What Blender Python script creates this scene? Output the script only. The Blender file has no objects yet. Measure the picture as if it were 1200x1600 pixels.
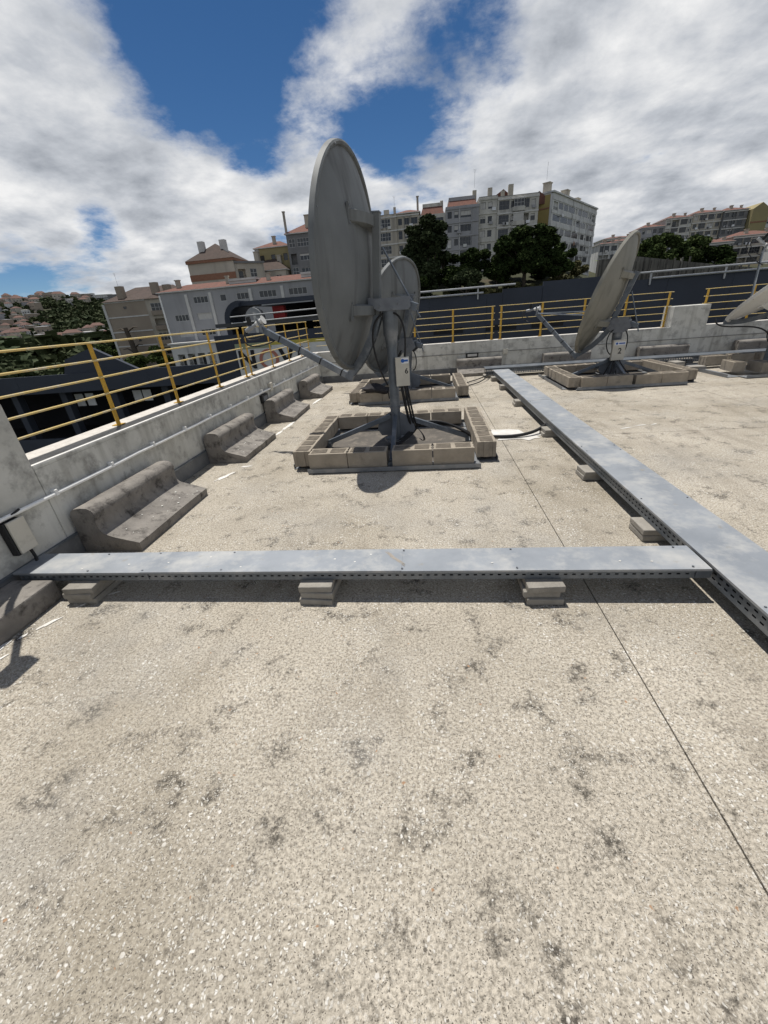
import bpy, bmesh, math, random
from mathutils import Vector, Matrix, Euler, noise as mnoise
R = math.radians
random.seed(7)
sc = bpy.context.scene
col = sc.collection

# ------------------------------------------------------------------ camera
YAW, PITCH, ROLL, FPX = R(-7.46), R(-26.50), R(-4.715), 620.0
cam_d = bpy.data.cameras.new('camera'); cam = bpy.data.objects.new('camera', cam_d); col.objects.link(cam)
fw = Vector((math.sin(YAW)*math.cos(PITCH), math.cos(YAW)*math.cos(PITCH), math.sin(PITCH)))
rt = Vector((math.cos(YAW), -math.sin(YAW), 0)); up = rt.cross(fw)
r2 = rt*math.cos(ROLL)+up*math.sin(ROLL); u2 = -rt*math.sin(ROLL)+up*math.cos(ROLL)
cam.matrix_world = Matrix(((r2.x,u2.x,-fw.x,0),(r2.y,u2.y,-fw.y,0),(r2.z,u2.z,-fw.z,1.6),(0,0,0,1)))
cam_d.sensor_fit = 'HORIZONTAL'; cam_d.sensor_width = 36; cam_d.lens = 36*FPX/1200
cam_d.clip_start = 0.05; cam_d.clip_end = 6000
sc.camera = cam
sc.view_settings.view_transform = 'Standard'; sc.view_settings.look = 'None'
sc.view_settings.exposure = 0.14; sc.view_settings.gamma = 1; sc.view_settings.use_curve_mapping = False

# ------------------------------------------------------------------ sun and sky
SUN_AZ, SUN_EL = R(-35), R(73)          # azimuth from +Y towards +X
sd = bpy.data.lights.new('sun', 'SUN'); sun = bpy.data.objects.new('sun', sd); col.objects.link(sun)
sd.energy = 4.6; sd.angle = R(0.53); sd.color = (1.0, 0.955, 0.88)
sv = Vector((math.sin(SUN_AZ)*math.cos(SUN_EL), math.cos(SUN_AZ)*math.cos(SUN_EL), math.sin(SUN_EL)))
sun.rotation_euler = sv.to_track_quat('Z', 'Y').to_euler(); sun.location = (-6, 20, 40)

world = bpy.data.worlds.new('World'); sc.world = world; world.use_nodes = True
def build_world():
    nt = world.node_tree; N = nt.nodes; L = nt.links; N.clear()
    def n(t, **k):
        o = N.new(t)
        for a, b in k.items(): setattr(o, a, b)
        return o
    def math_(op, a, b=None, c=None, clamp=False):
        m = n('ShaderNodeMath', operation=op); m.use_clamp = clamp
        for i, v in enumerate((a, b, c)):
            if v is None: continue
            if hasattr(v, 'links') or hasattr(v, 'is_linked'): L.new(v, m.inputs[i])
            else: m.inputs[i].default_value = v
        return m.outputs[0]
    out = n('ShaderNodeOutputWorld'); bg = n('ShaderNodeBackground'); bg.inputs['Strength'].default_value = 0.06
    sky = n('ShaderNodeTexSky', sky_type='NISHITA'); sky.sun_disc = False
    sky.sun_elevation = SUN_EL; sky.sun_rotation = SUN_AZ; sky.altitude = 2500; sky.air_density = 1.0; sky.dust_density = 0.1; sky.ozone_density = 3.5
    tc = n('ShaderNodeTexCoord'); sep = n('ShaderNodeSeparateXYZ'); L.new(tc.outputs['Generated'], sep.inputs[0])
    dz = math_('MAXIMUM', sep.outputs[2], 0.0); dz = math_('ADD', dz, 0.24)
    px = math_('DIVIDE', sep.outputs[0], dz); py = math_('DIVIDE', sep.outputs[1], dz)
    cmb = n('ShaderNodeCombineXYZ'); L.new(px, cmb.inputs[0]); L.new(py, cmb.inputs[1])
    def noise(scale, detail, rough, off, dist=0.0):
        mp = n('ShaderNodeMapping'); mp.inputs['Location'].default_value = off; L.new(cmb.outputs[0], mp.inputs[0])
        t = n('ShaderNodeTexNoise'); t.inputs['Scale'].default_value = scale; t.inputs['Detail'].default_value = detail
        t.inputs['Roughness'].default_value = rough; t.inputs['Distortion'].default_value = dist; L.new(mp.outputs[0], t.inputs['Vector']); return t.outputs[0]
    n1 = noise(1.25, 9, 0.55, (3.1, 1.7, 0), 0.1)
    n2 = noise(3.6, 9, 0.60, (8.1, -4.7, 2), 0.1)
    n4 = noise(9.0, 7, 0.65, (1.1, 6.7, 3), 0.2)
    dens = math_('ADD', math_('ADD', math_('MULTIPLY', n1, 0.48), math_('MULTIPLY', n2, 0.37)), math_('MULTIPLY', n4, 0.15))
    # the breaks in the cloud (negative) and the big banks (positive), by direction
    for (vx, vy, vz), k, amp in SKY_SPOTS:
        d = n('ShaderNodeVectorMath', operation='DOT_PRODUCT'); L.new(tc.outputs['Generated'], d.inputs[0]); d.inputs[1].default_value = (vx, vy, vz)
        g = math_('POWER', 2.71828, math_('MULTIPLY', math_('SUBTRACT', d.outputs['Value'], 1.0), k))
        dens = math_('ADD', dens, math_('MULTIPLY', g, amp))
    cov = n('ShaderNodeMapRange'); cov.interpolation_type = 'SMOOTHSTEP'
    L.new(dens, cov.inputs['Value']); cov.inputs['From Min'].default_value = 0.395; cov.inputs['From Max'].default_value = 0.55
    # cloud colour: bright thin parts, greyer thick undersides
    n3 = noise(2.2, 9, 0.58, (-5.3, 2.2, 5), 0.1)
    th = n('ShaderNodeMapRange'); L.new(math_('ADD', math_('ADD', math_('MULTIPLY', n3, 0.62), math_('MULTIPLY', n2, 0.18)), math_('MULTIPLY', dens, 0.35)), th.inputs['Value'])
    th.inputs['From Min'].default_value = 0.50; th.inputs['From Max'].default_value = 0.76
    cr = n('ShaderNodeValToRGB'); L.new(th.outputs[0], cr.inputs[0])
    e = cr.color_ramp.elements; e[0].position = 0.0; e[0].color = (1.0, 1.0, 1.0, 1); e[1].position = 1; e[1].color = (0.27, 0.30, 0.35, 1)
    m = e.new(0.5); m.color = (0.60, 0.63, 0.68, 1)
    sc_ = n('ShaderNodeVectorMath', operation='SCALE'); L.new(cr.outputs[0], sc_.inputs[0]); sc_.inputs['Scale'].default_value = CLOUD_GAIN
    mix = n('ShaderNodeMix', data_type='RGBA'); L.new(cov.outputs[0], mix.inputs['Factor']); hs = n('ShaderNodeHueSaturation'); hs.inputs['Saturation'].default_value = 1.2; hs.inputs['Value'].default_value = 1.08; L.new(sky.outputs[0], hs.inputs['Color']); L.new(hs.outputs[0], mix.inputs['A']); L.new(sc_.outputs[0], mix.inputs['B'])
    L.new(mix.outputs['Result'], bg.inputs['Color']); L.new(bg.outputs[0], out.inputs['Surface'])
def pix_dir(x, y):
    d = r2*((x-600)/FPX)-u2*((y-800)/FPX)+fw; d.normalize(); return tuple(d)
CLOUD_GAIN = 13.5
SUNV = tuple(sv)
SKY_SPOTS = [(pix_dir(240, 10), 60, -0.17), (pix_dir(335, 95), 150, -0.19), (pix_dir(430, 40), 90, -0.20), (pix_dir(745, 60), 300, -0.07), (pix_dir(560, 190), 500, -0.08), (pix_dir(610, 210), 300, -0.19), (pix_dir(710, 110), 260, -0.11),
             (pix_dir(330, 270), 160, 0.08), (pix_dir(150, 352), 900, -0.2), (pix_dir(60, 450), 500, -0.15), (pix_dir(380, 190), 500, -0.10), (pix_dir(20, 70), 60, 0.12), (pix_dir(560, 40), 260, 0.09),
             (pix_dir(170, 230), 45, 0.15), (pix_dir(1000, 170), 12, 0.14), (pix_dir(480, 140), 260, 0.11), (SUNV, 5, -0.20)]
build_world()

# ------------------------------------------------------------------ materials
MATS = {}
def mat(name, c1, c2=None, scale=3.0, rough=0.8, metal=0.0, bump=0.0, bscale=40.0, stain=None, stain_scale=1.5, stain_t=(0.5, 0.7), stretch=(1, 1, 1), spec=0.3, detail=6.0, streak=None):
    m = bpy.data.materials.new(name); m.use_nodes = True; nt = m.node_tree; N = nt.nodes; L = nt.links
    b = N['Principled BSDF']; b.inputs['Roughness'].default_value = rough; b.inputs['Metallic'].default_value = metal
    b.inputs['Specular IOR Level'].default_value = spec
    geo = N.new('ShaderNodeNewGeometry'); mp = N.new('ShaderNodeMapping'); mp.inputs['Scale'].default_value = stretch; L.new(geo.outputs['Position'], mp.inputs[0])
    def noise(s, d=6.0, r=0.6):
        t = N.new('ShaderNodeTexNoise'); t.inputs['Scale'].default_value = s; t.inputs['Detail'].default_value = d; t.inputs['Roughness'].default_value = r
        L.new(mp.outputs[0], t.inputs['Vector']); return t.outputs[0]
    def ramp(v, a, bb):
        r = N.new('ShaderNodeMapRange'); L.new(v, r.inputs['Value']); r.inputs['From Min'].default_value = a; r.inputs['From Max'].default_value = bb; return r.outputs[0]
    def mixc(f, a, bb):
        x = N.new('ShaderNodeMix'); x.data_type = 'RGBA'; L.new(f, x.inputs['Factor'])
        for k, v in (('A', a), ('B', bb)):
            if isinstance(v, tuple): x.inputs[k].default_value = (*v, 1)
            else: L.new(v, x.inputs[k])
        return x.outputs['Result']
    if c2 is None: c2 = tuple(v*0.8 for v in c1)
    c = mixc(ramp(noise(scale, detail), 0.32, 0.68), c1, c2)
    if stain:
        c = mixc(ramp(noise(stain_scale, 9.0, 0.68), *stain_t), c, stain)
    if streak:
        mp2 = N.new('ShaderNodeMapping'); mp2.inputs['Scale'].default_value = (5, 5, 0.35); L.new(geo.outputs['Position'], mp2.inputs[0])
        t = N.new('ShaderNodeTexNoise'); t.inputs['Scale'].default_value = streak[1]; t.inputs['Detail'].default_value = 5; L.new(mp2.outputs[0], t.inputs['Vector'])
        c = mixc(ramp(t.outputs[0], streak[2], streak[3]), c, streak[0])
    L.new(c, b.inputs['Base Color'])
    if bump:
        bp = N.new('ShaderNodeBump'); bp.inputs['Strength'].default_value = bump; bp.inputs['Distance'].default_value = 0.01
        L.new(noise(bscale, 5.0), bp.inputs['Height']); L.new(bp.outputs[0], b.inputs['Normal'])
    MATS[name] = m; return m

def floor_material():
    m = bpy.data.materials.new('terrazzo_screed'); m.use_nodes = True; nt = m.node_tree; N = nt.nodes; L = nt.links
    b = N['Principled BSDF']; b.inputs['Roughness'].default_value = 0.92; b.inputs['Specular IOR Level'].default_value = 0.08
    geo = N.new('ShaderNodeNewGeometry')
    def noise(s, d=6.0, r=0.6, off=(0, 0, 0)):
        mp = N.new('ShaderNodeMapping'); mp.inputs['Location'].default_value = off; L.new(geo.outputs['Position'], mp.inputs[0])
        t = N.new('ShaderNodeTexNoise'); t.inputs['Scale'].default_value = s; t.inputs['Detail'].default_value = d; t.inputs['Roughness'].default_value = r
        L.new(mp.outputs[0], t.inputs['Vector']); return t.outputs[0]
    def rng(v, a, bb, lo=0.0, hi=1.0):
        r = N.new('ShaderNodeMapRange'); L.new(v, r.inputs['Value']); r.inputs['From Min'].default_value = a; r.inputs['From Max'].default_value = bb
        r.inputs['To Min'].default_value = lo; r.inputs['To Max'].default_value = hi; return r.outputs[0]
    def mul(a, bb):
        x = N.new('ShaderNodeMath'); x.operation = 'MULTIPLY'; L.new(a, x.inputs[0])
        if isinstance(bb, float): x.inputs[1].default_value = bb
        else: L.new(bb, x.inputs[1])
        return x.outputs[0]
    def mixc(f, a, bb):
        x = N.new('ShaderNodeMix'); x.data_type = 'RGBA'; L.new(f, x.inputs['Factor'])
        for k, v in (('A', a), ('B', bb)):
            if isinstance(v, tuple): x.inputs[k].default_value = (*v, 1)
            else: L.new(v, x.inputs[k])
        return x.outputs['Result']
    wob = N.new('ShaderNodeTexNoise'); wob.inputs['Scale'].default_value = 40; L.new(geo.outputs['Position'], wob.inputs['Vector'])
    vm = N.new('ShaderNodeVectorMath'); vm.operation = 'SCALE'; vm.inputs['Scale'].default_value = 0.03; L.new(wob.outputs['Color'], vm.inputs[0])
    va = N.new('ShaderNodeVectorMath'); L.new(geo.outputs['Position'], va.inputs[0]); L.new(vm.outputs[0], va.inputs[1])
    def vor(s):
        v = N.new('ShaderNodeTexVoronoi'); v.inputs['Scale'].default_value = s; L.new(va.outputs[0], v.inputs['Vector'])
        sx = N.new('ShaderNodeSeparateColor'); L.new(v.outputs['Color'], sx.inputs[0]); return v.outputs['Distance'], sx
    d1, s1 = vor(88.0); d2, s2 = vor(170.0); d3, s3 = vor(56.0)
    c = mixc(rng(noise(1.1, 8), 0.35, 0.65), (0.54, 0.49, 0.41), (0.42, 0.38, 0.315))
    c = mixc(rng(noise(75, 5, 0.7), 0.42, 0.66), c, (0.20, 0.178, 0.145))
    tr = N.new('ShaderNodeMapping'); tr.inputs['Scale'].default_value = (1.0, 0.28, 1); tr.inputs['Rotation'].default_value = (0, 0, 0.5); L.new(geo.outputs['Position'], tr.inputs[0])
    tn = N.new('ShaderNodeTexNoise'); tn.inputs['Scale'].default_value = 1.9; tn.inputs['Detail'].default_value = 8; tn.inputs['Roughness'].default_value = 0.65; L.new(tr.outputs[0], tn.inputs['Vector'])
    c = mixc(rng(tn.outputs[0], 0.54, 0.70, 0, 0.6), c, (0.19, 0.165, 0.13))
    # dirt: broad bands, blotches, dark lichen specks
    c = mixc(rng(noise(0.55, 7, 0.62, (1.3, 2.2, 0)), 0.48, 0.70, 0, 0.7), c, (0.23, 0.20, 0.15))
    k = mul(rng(noise(4.6, 7, 0.75, (2, 5, 0)), 0.535, 0.63, 0, 0.95), rng(noise(48, 5, 0.72), 0.40, 0.54)); c = mixc(k, c, (0.07, 0.063, 0.053))
    k = mul(rng(noise(30, 4, 0.65, (7, 1, 0)), 0.625, 0.69, 0, 0.85), rng(noise(1.7, 3, 0.5, (9, 2, 0)), 0.42, 0.56)); c = mixc(k, c, (0.075, 0.068, 0.058))
    c = mixc(rng(noise(0.9, 6, 0.6, (5.5, 3.1, 0)), 0.52, 0.74, 0, 0.5), c, (0.30, 0.29, 0.27))
    # light and dark aggregate
    k = mul(mul(rng(s2.outputs[0], 0.60, 0.66), rng(d2, 0.42, 0.26)), rng(noise(1.4, 5, 0.6, (3, 8, 0)), 0.36, 0.60, 0.2, 1.0)); c = mixc(k, c, (0.57, 0.545, 0.49))
    k = mul(rng(s2.outputs[1], 0.70, 0.74), rng(d2, 0.45, 0.30)); c = mixc(k, c, (0.13, 0.115, 0.095))
    patch = rng(noise(2.3, 5, 0.6, (4, 9, 0)), 0.40, 0.60)
    k = mul(mul(rng(s1.outputs[0], 0.70, 0.74), rng(d1, 0.40, 0.28)), patch); c = mixc(k, c, (0.64, 0.62, 0.57))
    k = mul(mul(rng(s3.outputs[0], 0.90, 0.92), rng(d3, 0.34, 0.26)), patch); c = mixc(k, c, (0.64, 0.62, 0.58))
    k = mul(rng(s3.outputs[1], 0.993, 0.995), rng(d3, 0.34, 0.24)); c = mixc(k, c, (0.34, 0.22, 0.14))
    L.new(c, b.inputs['Base Color'])
    bp = N.new('ShaderNodeBump'); bp.inputs['Strength'].default_value = 0.7; bp.inputs['Distance'].default_value = 0.006
    add = N.new('ShaderNodeMath'); L.new(mul(rng(d1, 0.5, 0.2), 0.6), add.inputs[0]); L.new(noise(150, 4), add.inputs[1])
    L.new(add.outputs[0], bp.inputs['Height']); L.new(bp.outputs[0], b.inputs['Normal'])
    MATS['floor'] = m
floor_material()

mat('substrate', (0.06, 0.055, 0.05), rough=0.95)
mat('chip', (0.60, 0.58, 0.54), (0.40, 0.37, 0.32), scale=35, rough=0.95, spec=0.05)
mat('wallpaint', (0.60, 0.595, 0.555), (0.43, 0.425, 0.39), scale=2.2, rough=0.85, bump=0.35, bscale=30, stain=(0.30, 0.295, 0.275), stain_scale=6, stain_t=(0.50, 0.66), streak=((0.25, 0.24, 0.215), 1.6, 0.52, 0.85))
mat('walltop', (0.60, 0.57, 0.52), (0.46, 0.43, 0.39), scale=9, rough=0.9, bump=0.3, stain=(0.25, 0.23, 0.2), stain_scale=14, stain_t=(0.55, 0.8))
mat('wallband', (0.20, 0.195, 0.185), (0.15, 0.145, 0.135), scale=7, rough=0.9, bump=0.3)
mat('walledge', (0.70, 0.69, 0.66), (0.55, 0.54, 0.52), scale=12, rough=0.9, bump=0.3)
mat('skirting', (0.155, 0.16, 0.165), (0.11, 0.115, 0.12), scale=6, rough=0.7, bump=0.15, stain=(0.22, 0.22, 0.21), stain_scale=5, stain_t=(0.55, 0.7))
mat('benchcon', (0.27, 0.25, 0.225), (0.16, 0.148, 0.135), scale=4.5, rough=0.95, bump=0.9, bscale=55, stain=(0.055, 0.05, 0.046), stain_scale=8, stain_t=(0.52, 0.68))
mat('lichen', (0.62, 0.62, 0.58), rough=0.9)
mat('block', (0.36, 0.315, 0.255), (0.25, 0.22, 0.178), scale=5, rough=0.95, bump=0.8, bscale=110, stain=(0.17, 0.15, 0.125), stain_scale=6, stain_t=(0.55, 0.75))
mat('blockpad', (0.17, 0.145, 0.115), (0.095, 0.082, 0.066), scale=14, rough=0.95, bump=0.9, bscale=90)
mat('paver', (0.33, 0.31, 0.275), (0.23, 0.215, 0.19), scale=8, rough=0.95, bump=0.8, bscale=80)
mat('galv', (0.165, 0.185, 0.21), (0.12, 0.138, 0.16), scale=7, rough=0.46, metal=0.55, bump=0.05, bscale=60, stain=(0.30, 0.31, 0.325), stain_scale=3.3, stain_t=(0.52, 0.75), detail=9)
mat('lidmetal', (0.30, 0.32, 0.345), (0.225, 0.245, 0.27), scale=3.2, rough=0.55, metal=0.35, bump=0.05, bscale=90, stain=(0.42, 0.42, 0.41), stain_scale=3.6, stain_t=(0.48, 0.70), detail=9, streak=((0.26, 0.24, 0.20), 2.2, 0.66, 0.82))
mat('galvdark', (0.20, 0.215, 0.235), (0.15, 0.16, 0.18), scale=9, rough=0.5, metal=0.5)
mat('anglesteel', (0.22, 0.235, 0.25), (0.17, 0.18, 0.195), scale=8, rough=0.55, metal=0.4, stain=(0.3, 0.3, 0.3), stain_scale=6)
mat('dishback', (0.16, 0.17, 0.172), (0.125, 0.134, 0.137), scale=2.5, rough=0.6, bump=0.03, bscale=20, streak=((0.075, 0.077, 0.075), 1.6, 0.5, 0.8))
mat('dishfront', (0.66, 0.66, 0.64), (0.58, 0.58, 0.56), scale=3, rough=0.5)
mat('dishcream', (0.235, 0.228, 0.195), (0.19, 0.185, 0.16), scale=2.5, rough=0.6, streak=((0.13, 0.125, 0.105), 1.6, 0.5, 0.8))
mat('boxbeige', (0.56, 0.53, 0.46), (0.48, 0.455, 0.39), scale=6, rough=0.6, stain=(0.36, 0.34, 0.29), stain_scale=7, stain_t=(0.58, 0.8))
mat('stickerwhite', (0.75, 0.76, 0.78), rough=0.5)
mat('stickerblue', (0.03, 0.12, 0.42), rough=0.5)
mat('black', (0.014, 0.014, 0.015), (0.022, 0.022, 0.023), rough=0.5)
mat('blackcloth', (0.016, 0.015, 0.018), (0.03, 0.028, 0.03), scale=20, rough=0.85, bump=0.5)
mat('yellow', (0.56, 0.34, 0.045), (0.47, 0.28, 0.04), scale=9, rough=0.55, stain=(0.26, 0.17, 0.05), stain_scale=18, stain_t=(0.62, 0.78))
mat('railbar', (0.60, 0.45, 0.17), (0.54, 0.42, 0.18), scale=9, rough=0.5, stain=(0.5, 0.47, 0.40), stain_scale=9, stain_t=(0.5, 0.72))
mat('pvc', (0.84, 0.84, 0.82), (0.74, 0.74, 0.72), scale=9, rough=0.5, stain=(0.4, 0.39, 0.37), stain_scale=15, stain_t=(0.6, 0.8))
mat('whitepaint', (0.74, 0.73, 0.70), (0.55, 0.53, 0.49), scale=12, rough=0.8)
mat('whitesheet', (0.66, 0.65, 0.62), (0.50, 0.48, 0.44), scale=6, rough=0.6, bump=0.4, bscale=25)
mat('darkclad', (0.042, 0.050, 0.068), (0.032, 0.038, 0.052), scale=0.35, rough=0.6, spec=0.25)
mat('darkroof', (0.07, 0.072, 0.078), rough=0.8)
mat('deckdark', (0.02, 0.02, 0.022), rough=0.9)
mat('redbox', (0.30, 0.015, 0.015), rough=0.5)
mat('greysheet', (0.30, 0.31, 0.32), (0.22, 0.23, 0.24), scale=2, rough=0.5, metal=0.3)
mat('railsteel', (0.42, 0.43, 0.44), rough=0.4, metal=0.4)
mat('signgreen', (0.22, 0.28, 0.20), (0.30, 0.30, 0.17), scale=0.5, rough=0.6)
mat('signwhite', (0.62, 0.62, 0.60), rough=0.6)
mat('signblack', (0.015, 0.015, 0.017), rough=0.6)
mat('signred', (0.42, 0.17, 0.12), rough=0.6)
mat('signyellow', (0.48, 0.40, 0.08), rough=0.6)
# city
mat('b_beige', (0.317, 0.269, 0.214), (0.271, 0.226, 0.18), scale=0.3, rough=0.9, streak=((0.27, 0.23, 0.19), 0.12, 0.55, 0.8))
mat('b_cream', (0.46, 0.42, 0.35), (0.361, 0.333, 0.275), scale=0.25, rough=0.9, streak=((0.26, 0.24, 0.21), 0.15, 0.5, 0.75))
mat('b_grey', (0.354, 0.354, 0.362), (0.277, 0.277, 0.286), scale=0.2, rough=0.9, streak=((0.24, 0.24, 0.245), 0.14, 0.5, 0.78))
mat('b_white', (0.619, 0.619, 0.596), (0.491, 0.491, 0.481), scale=0.3, rough=0.9, streak=((0.25, 0.25, 0.245), 0.16, 0.48, 0.72))
mat('b_pale', (0.529, 0.513, 0.464), (0.421, 0.41, 0.374), scale=0.3, rough=0.9, streak=((0.28, 0.27, 0.245), 0.15, 0.5, 0.75))
mat('b_yellow', (0.30, 0.255, 0.13), (0.25, 0.215, 0.12), scale=0.3, rough=0.9)
mat('b_mustard', (0.33, 0.26, 0.10), (0.27, 0.215, 0.09), scale=0.2, rough=0.9)
mat('b_brown', (0.27, 0.14, 0.09), rough=0.9)
mat('b_dark', (0.20, 0.20, 0.20), (0.15, 0.15, 0.15), scale=0.4, rough=0.9)
mat('band', (0.60, 0.59, 0.56), (0.48, 0.47, 0.45), scale=0.6, rough=0.9)
mat('tile', (0.175, 0.078, 0.058), (0.12, 0.06, 0.047), scale=1.2, rough=0.9, stain=(0.12, 0.075, 0.06), stain_scale=0.7)
mat('tilefar', (0.15, 0.085, 0.068), (0.11, 0.07, 0.06), scale=0.05, rough=0.9)
mat('tiledark', (0.085, 0.06, 0.05), (0.06, 0.045, 0.038), scale=1.2, rough=0.9)
mat('pane', (0.035, 0.04, 0.045), (0.02, 0.022, 0.025), scale=0.8, rough=0.12, spec=0.5)
mat('frame', (0.60, 0.60, 0.58), rough=0.6)
mat('framegrey', (0.17, 0.17, 0.165), rough=0.6)
mat('framedark', (0.12, 0.10, 0.085), rough=0.6)
mat('shutter', (0.50, 0.49, 0.46), (0.43, 0.42, 0.40), scale=1.5, rough=0.8)
mat('railing', (0.09, 0.09, 0.09), rough=0.6)
mat('retwall', (0.17, 0.16, 0.14), (0.11, 0.105, 0.095), scale=0.4, rough=0.95, streak=((0.055, 0.052, 0.048), 0.35, 0.45, 0.65))
mat('padfloor', (0.125, 0.112, 0.098), (0.085, 0.078, 0.07), scale=3, rough=0.9, bump=0.4, stain=(0.2, 0.175, 0.145), stain_scale=7)
mat('rust', (0.25, 0.215, 0.18), (0.30, 0.28, 0.25), scale=30, rough=0.8)
mat('terrain', (0.042, 0.042, 0.02), (0.03, 0.036, 0.016), scale=0.06, rough=0.95, stain=(0.095, 0.07, 0.045), stain_scale=0.12, stain_t=(0.55, 0.72))
mat('grass', (0.10, 0.14, 0.03), (0.075, 0.11, 0.025), scale=0.8, rough=0.9)
mat('asphalt', (0.05, 0.05, 0.052), rough=0.9)
mat('bark', (0.10, 0.08, 0.06), (0.06, 0.05, 0.04), scale=4, rough=0.95)
mat('leaf_dark', (0.020, 0.033, 0.011), (0.042, 0.058, 0.020), scale=0.9, rough=0.95, spec=0.03)
mat('leaf_euc', (0.026, 0.038, 0.018), (0.052, 0.064, 0.032), scale=0.9, rough=0.95, spec=0.03)
mat('leaf_bush', (0.060, 0.066, 0.024), (0.095, 0.085, 0.036), scale=0.8, rough=0.8, spec=0.2)
mat('leaf_mid', (0.045, 0.068, 0.024), (0.07, 0.09, 0.032), scale=0.5, rough=0.95, spec=0.04)
mat('leaf_hill', (0.030, 0.046, 0.018), (0.055, 0.066, 0.026), scale=0.05, rough=0.85, spec=0.2)

# ------------------------------------------------------------------ mesh helpers
def rotmat(d):
    z = Vector(d).normalized(); x = z.cross(Vector((0, 0, 1)))
    if x.length < 1e-4: x = Vector((1, 0, 0))
    x.normalize(); y = z.cross(x); return x, y, z
class MB:
    def __init__(s, T=None): s.v = []; s.f = []; s.T = T
    def add(s, vs, fs):
        k = len(s.v)
        s.v += [tuple(s.T @ Vector(p)) if s.T is not None else tuple(p) for p in vs]
        s.f += [tuple(i+k for i in f) for f in fs]; return s
    def box(s, x0, x1, y0, y1, z0, z1):
        return s.add([(x0,y0,z0),(x1,y0,z0),(x1,y1,z0),(x0,y1,z0),(x0,y0,z1),(x1,y0,z1),(x1,y1,z1),(x0,y1,z1)],
                     [(0,3,2,1),(4,5,6,7),(0,1,5,4),(1,2,6,5),(2,3,7,6),(3,0,4,7)])
    def bar(s, a, b, w, h=None, upv=None):
        a = Vector(a); b = Vector(b); h = h or w; z = (b-a).normalized()
        u = Vector(upv) if upv is not None else Vector((0, 0, 1))
        x = z.cross(u)
        if x.length < 1e-4: x = z.cross(Vector((0, 1, 0)))
        x.normalize(); y = x.cross(z)
        vs = [p+x*i*w/2+y*j*h/2 for p in (a, b) for i, j in ((-1,-1),(1,-1),(1,1),(-1,1))]
        return s.add(vs, [(0,1,2,3),(4,7,6,5),(0,4,5,1),(1,5,6,2),(2,6,7,3),(3,7,4,0)])
    def tube(s, pts, r, n=8, cap=True):
        pts = [Vector(p) for p in pts]; rs = r if isinstance(r, (list, tuple)) else [r]*len(pts)
        vs = []; fs = []; px = None
        for i, p in enumerate(pts):
            d = pts[min(i+1, len(pts)-1)]-pts[max(i-1, 0)]
            x, y, z = rotmat(d)
            if px is not None:
                x = px-z*px.dot(z)
                if x.length < 1e-5: x, y, z = rotmat(d)
                x.normalize(); y = z.cross(x)
            px = x
            for k in range(n):
                a = 2*math.pi*k/n; vs.append(p+(x*math.cos(a)+y*math.sin(a))*rs[i])
        for i in range(len(pts)-1):
            for k in range(n):
                fs.append((i*n+k, i*n+(k+1) % n, (i+1)*n+(k+1) % n, (i+1)*n+k))
        if cap: fs.append(tuple(range(n-1, -1, -1))); fs.append(tuple(range((len(pts)-1)*n, len(pts)*n)))
        return s.add(vs, fs)
    def prism(s, poly, a, b):        # poly: 3D points ring; extrude by vector
        n = len(poly); poly = [Vector(p) for p in poly]; o = Vector(b)
        vs = [p+Vector(a) for p in poly]+[p+o for p in poly]
        return s.add(vs, [tuple(range(n-1, -1, -1)), tuple(range(n, 2*n))]+[(i, (i+1) % n, n+(i+1) % n, n+i) for i in range(n)])
    def lathe(s, prof, n=48):        # prof: (r, y) about the Y axis
        vs = []; fs = []
        for r, y in prof:
            for k in range(n):
                a = 2*math.pi*k/n; vs.append((r*math.cos(a), y, r*math.sin(a)))
        for i in range(len(prof)-1):
            for k in range(n): fs.append((i*n+k, i*n+(k+1) % n, (i+1)*n+(k+1) % n, (i+1)*n+k))
        return s.add(vs, fs)
    def mesh(s, name, m, smooth=None, bevel=0):
        me = bpy.data.meshes.new(name); me.from_pydata(s.v, [], s.f)
        bm = bmesh.new(); bm.from_mesh(me)
        bmesh.ops.recalc_face_normals(bm, faces=bm.faces)
        if bevel: bmesh.ops.bevel(bm, geom=list(bm.edges), offset=bevel, segments=2, affect='EDGES', profile=0.6)
        bm.to_mesh(me); bm.free()
        if m: me.materials.append(MATS[m])
        if smooth is not None:
            me.polygons.foreach_set('use_smooth', [True]*len(me.polygons)); me.set_sharp_from_angle(angle=R(smooth))
        me.update(); return me
    def build(s, name, m, parent=None, smooth=None, bevel=0, loc=None):
        return link(name, s.mesh(name, m, smooth, bevel), parent, loc)
def link(name, data, parent=None, loc=None, rz=0):
    o = bpy.data.objects.new(name, data); col.objects.link(o)
    if parent is not None: o.parent = parent
    if loc is not None: o.location = loc
    if rz: o.rotation_euler.z = rz
    return o
def tag(o, label=None, cat=None, group=None, kind=None):
    for k, v in (('label', label), ('category', cat), ('group', group), ('kind', kind)):
        if v: o[k] = v
    return o
def thing(name, label, cat, loc=(0, 0, 0), rz=0, group=None):
    o = bpy.data.objects.new(name, None); o.empty_display_size = 0.2; col.objects.link(o); o.location = loc; o.rotation_euler.z = rz
    return tag(o, label, cat, group)
def rough_up(me, amp, freq, seed=0.0, sub=0):
    bm = bmesh.new(); bm.from_mesh(me)
    if sub: bmesh.ops.subdivide_edges(bm, edges=list(bm.edges), cuts=sub, use_grid_fill=True)
    for v in bm.verts:
        q = v.co*freq+Vector((seed, seed*1.7, seed*0.3)); v.co += Vector((mnoise.noise(q), mnoise.noise(q+Vector((9, 3, 1))), mnoise.noise(q+Vector((2, 8, 5)))))*amp
    bm.to_mesh(me); bm.free(); me.update()
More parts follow.
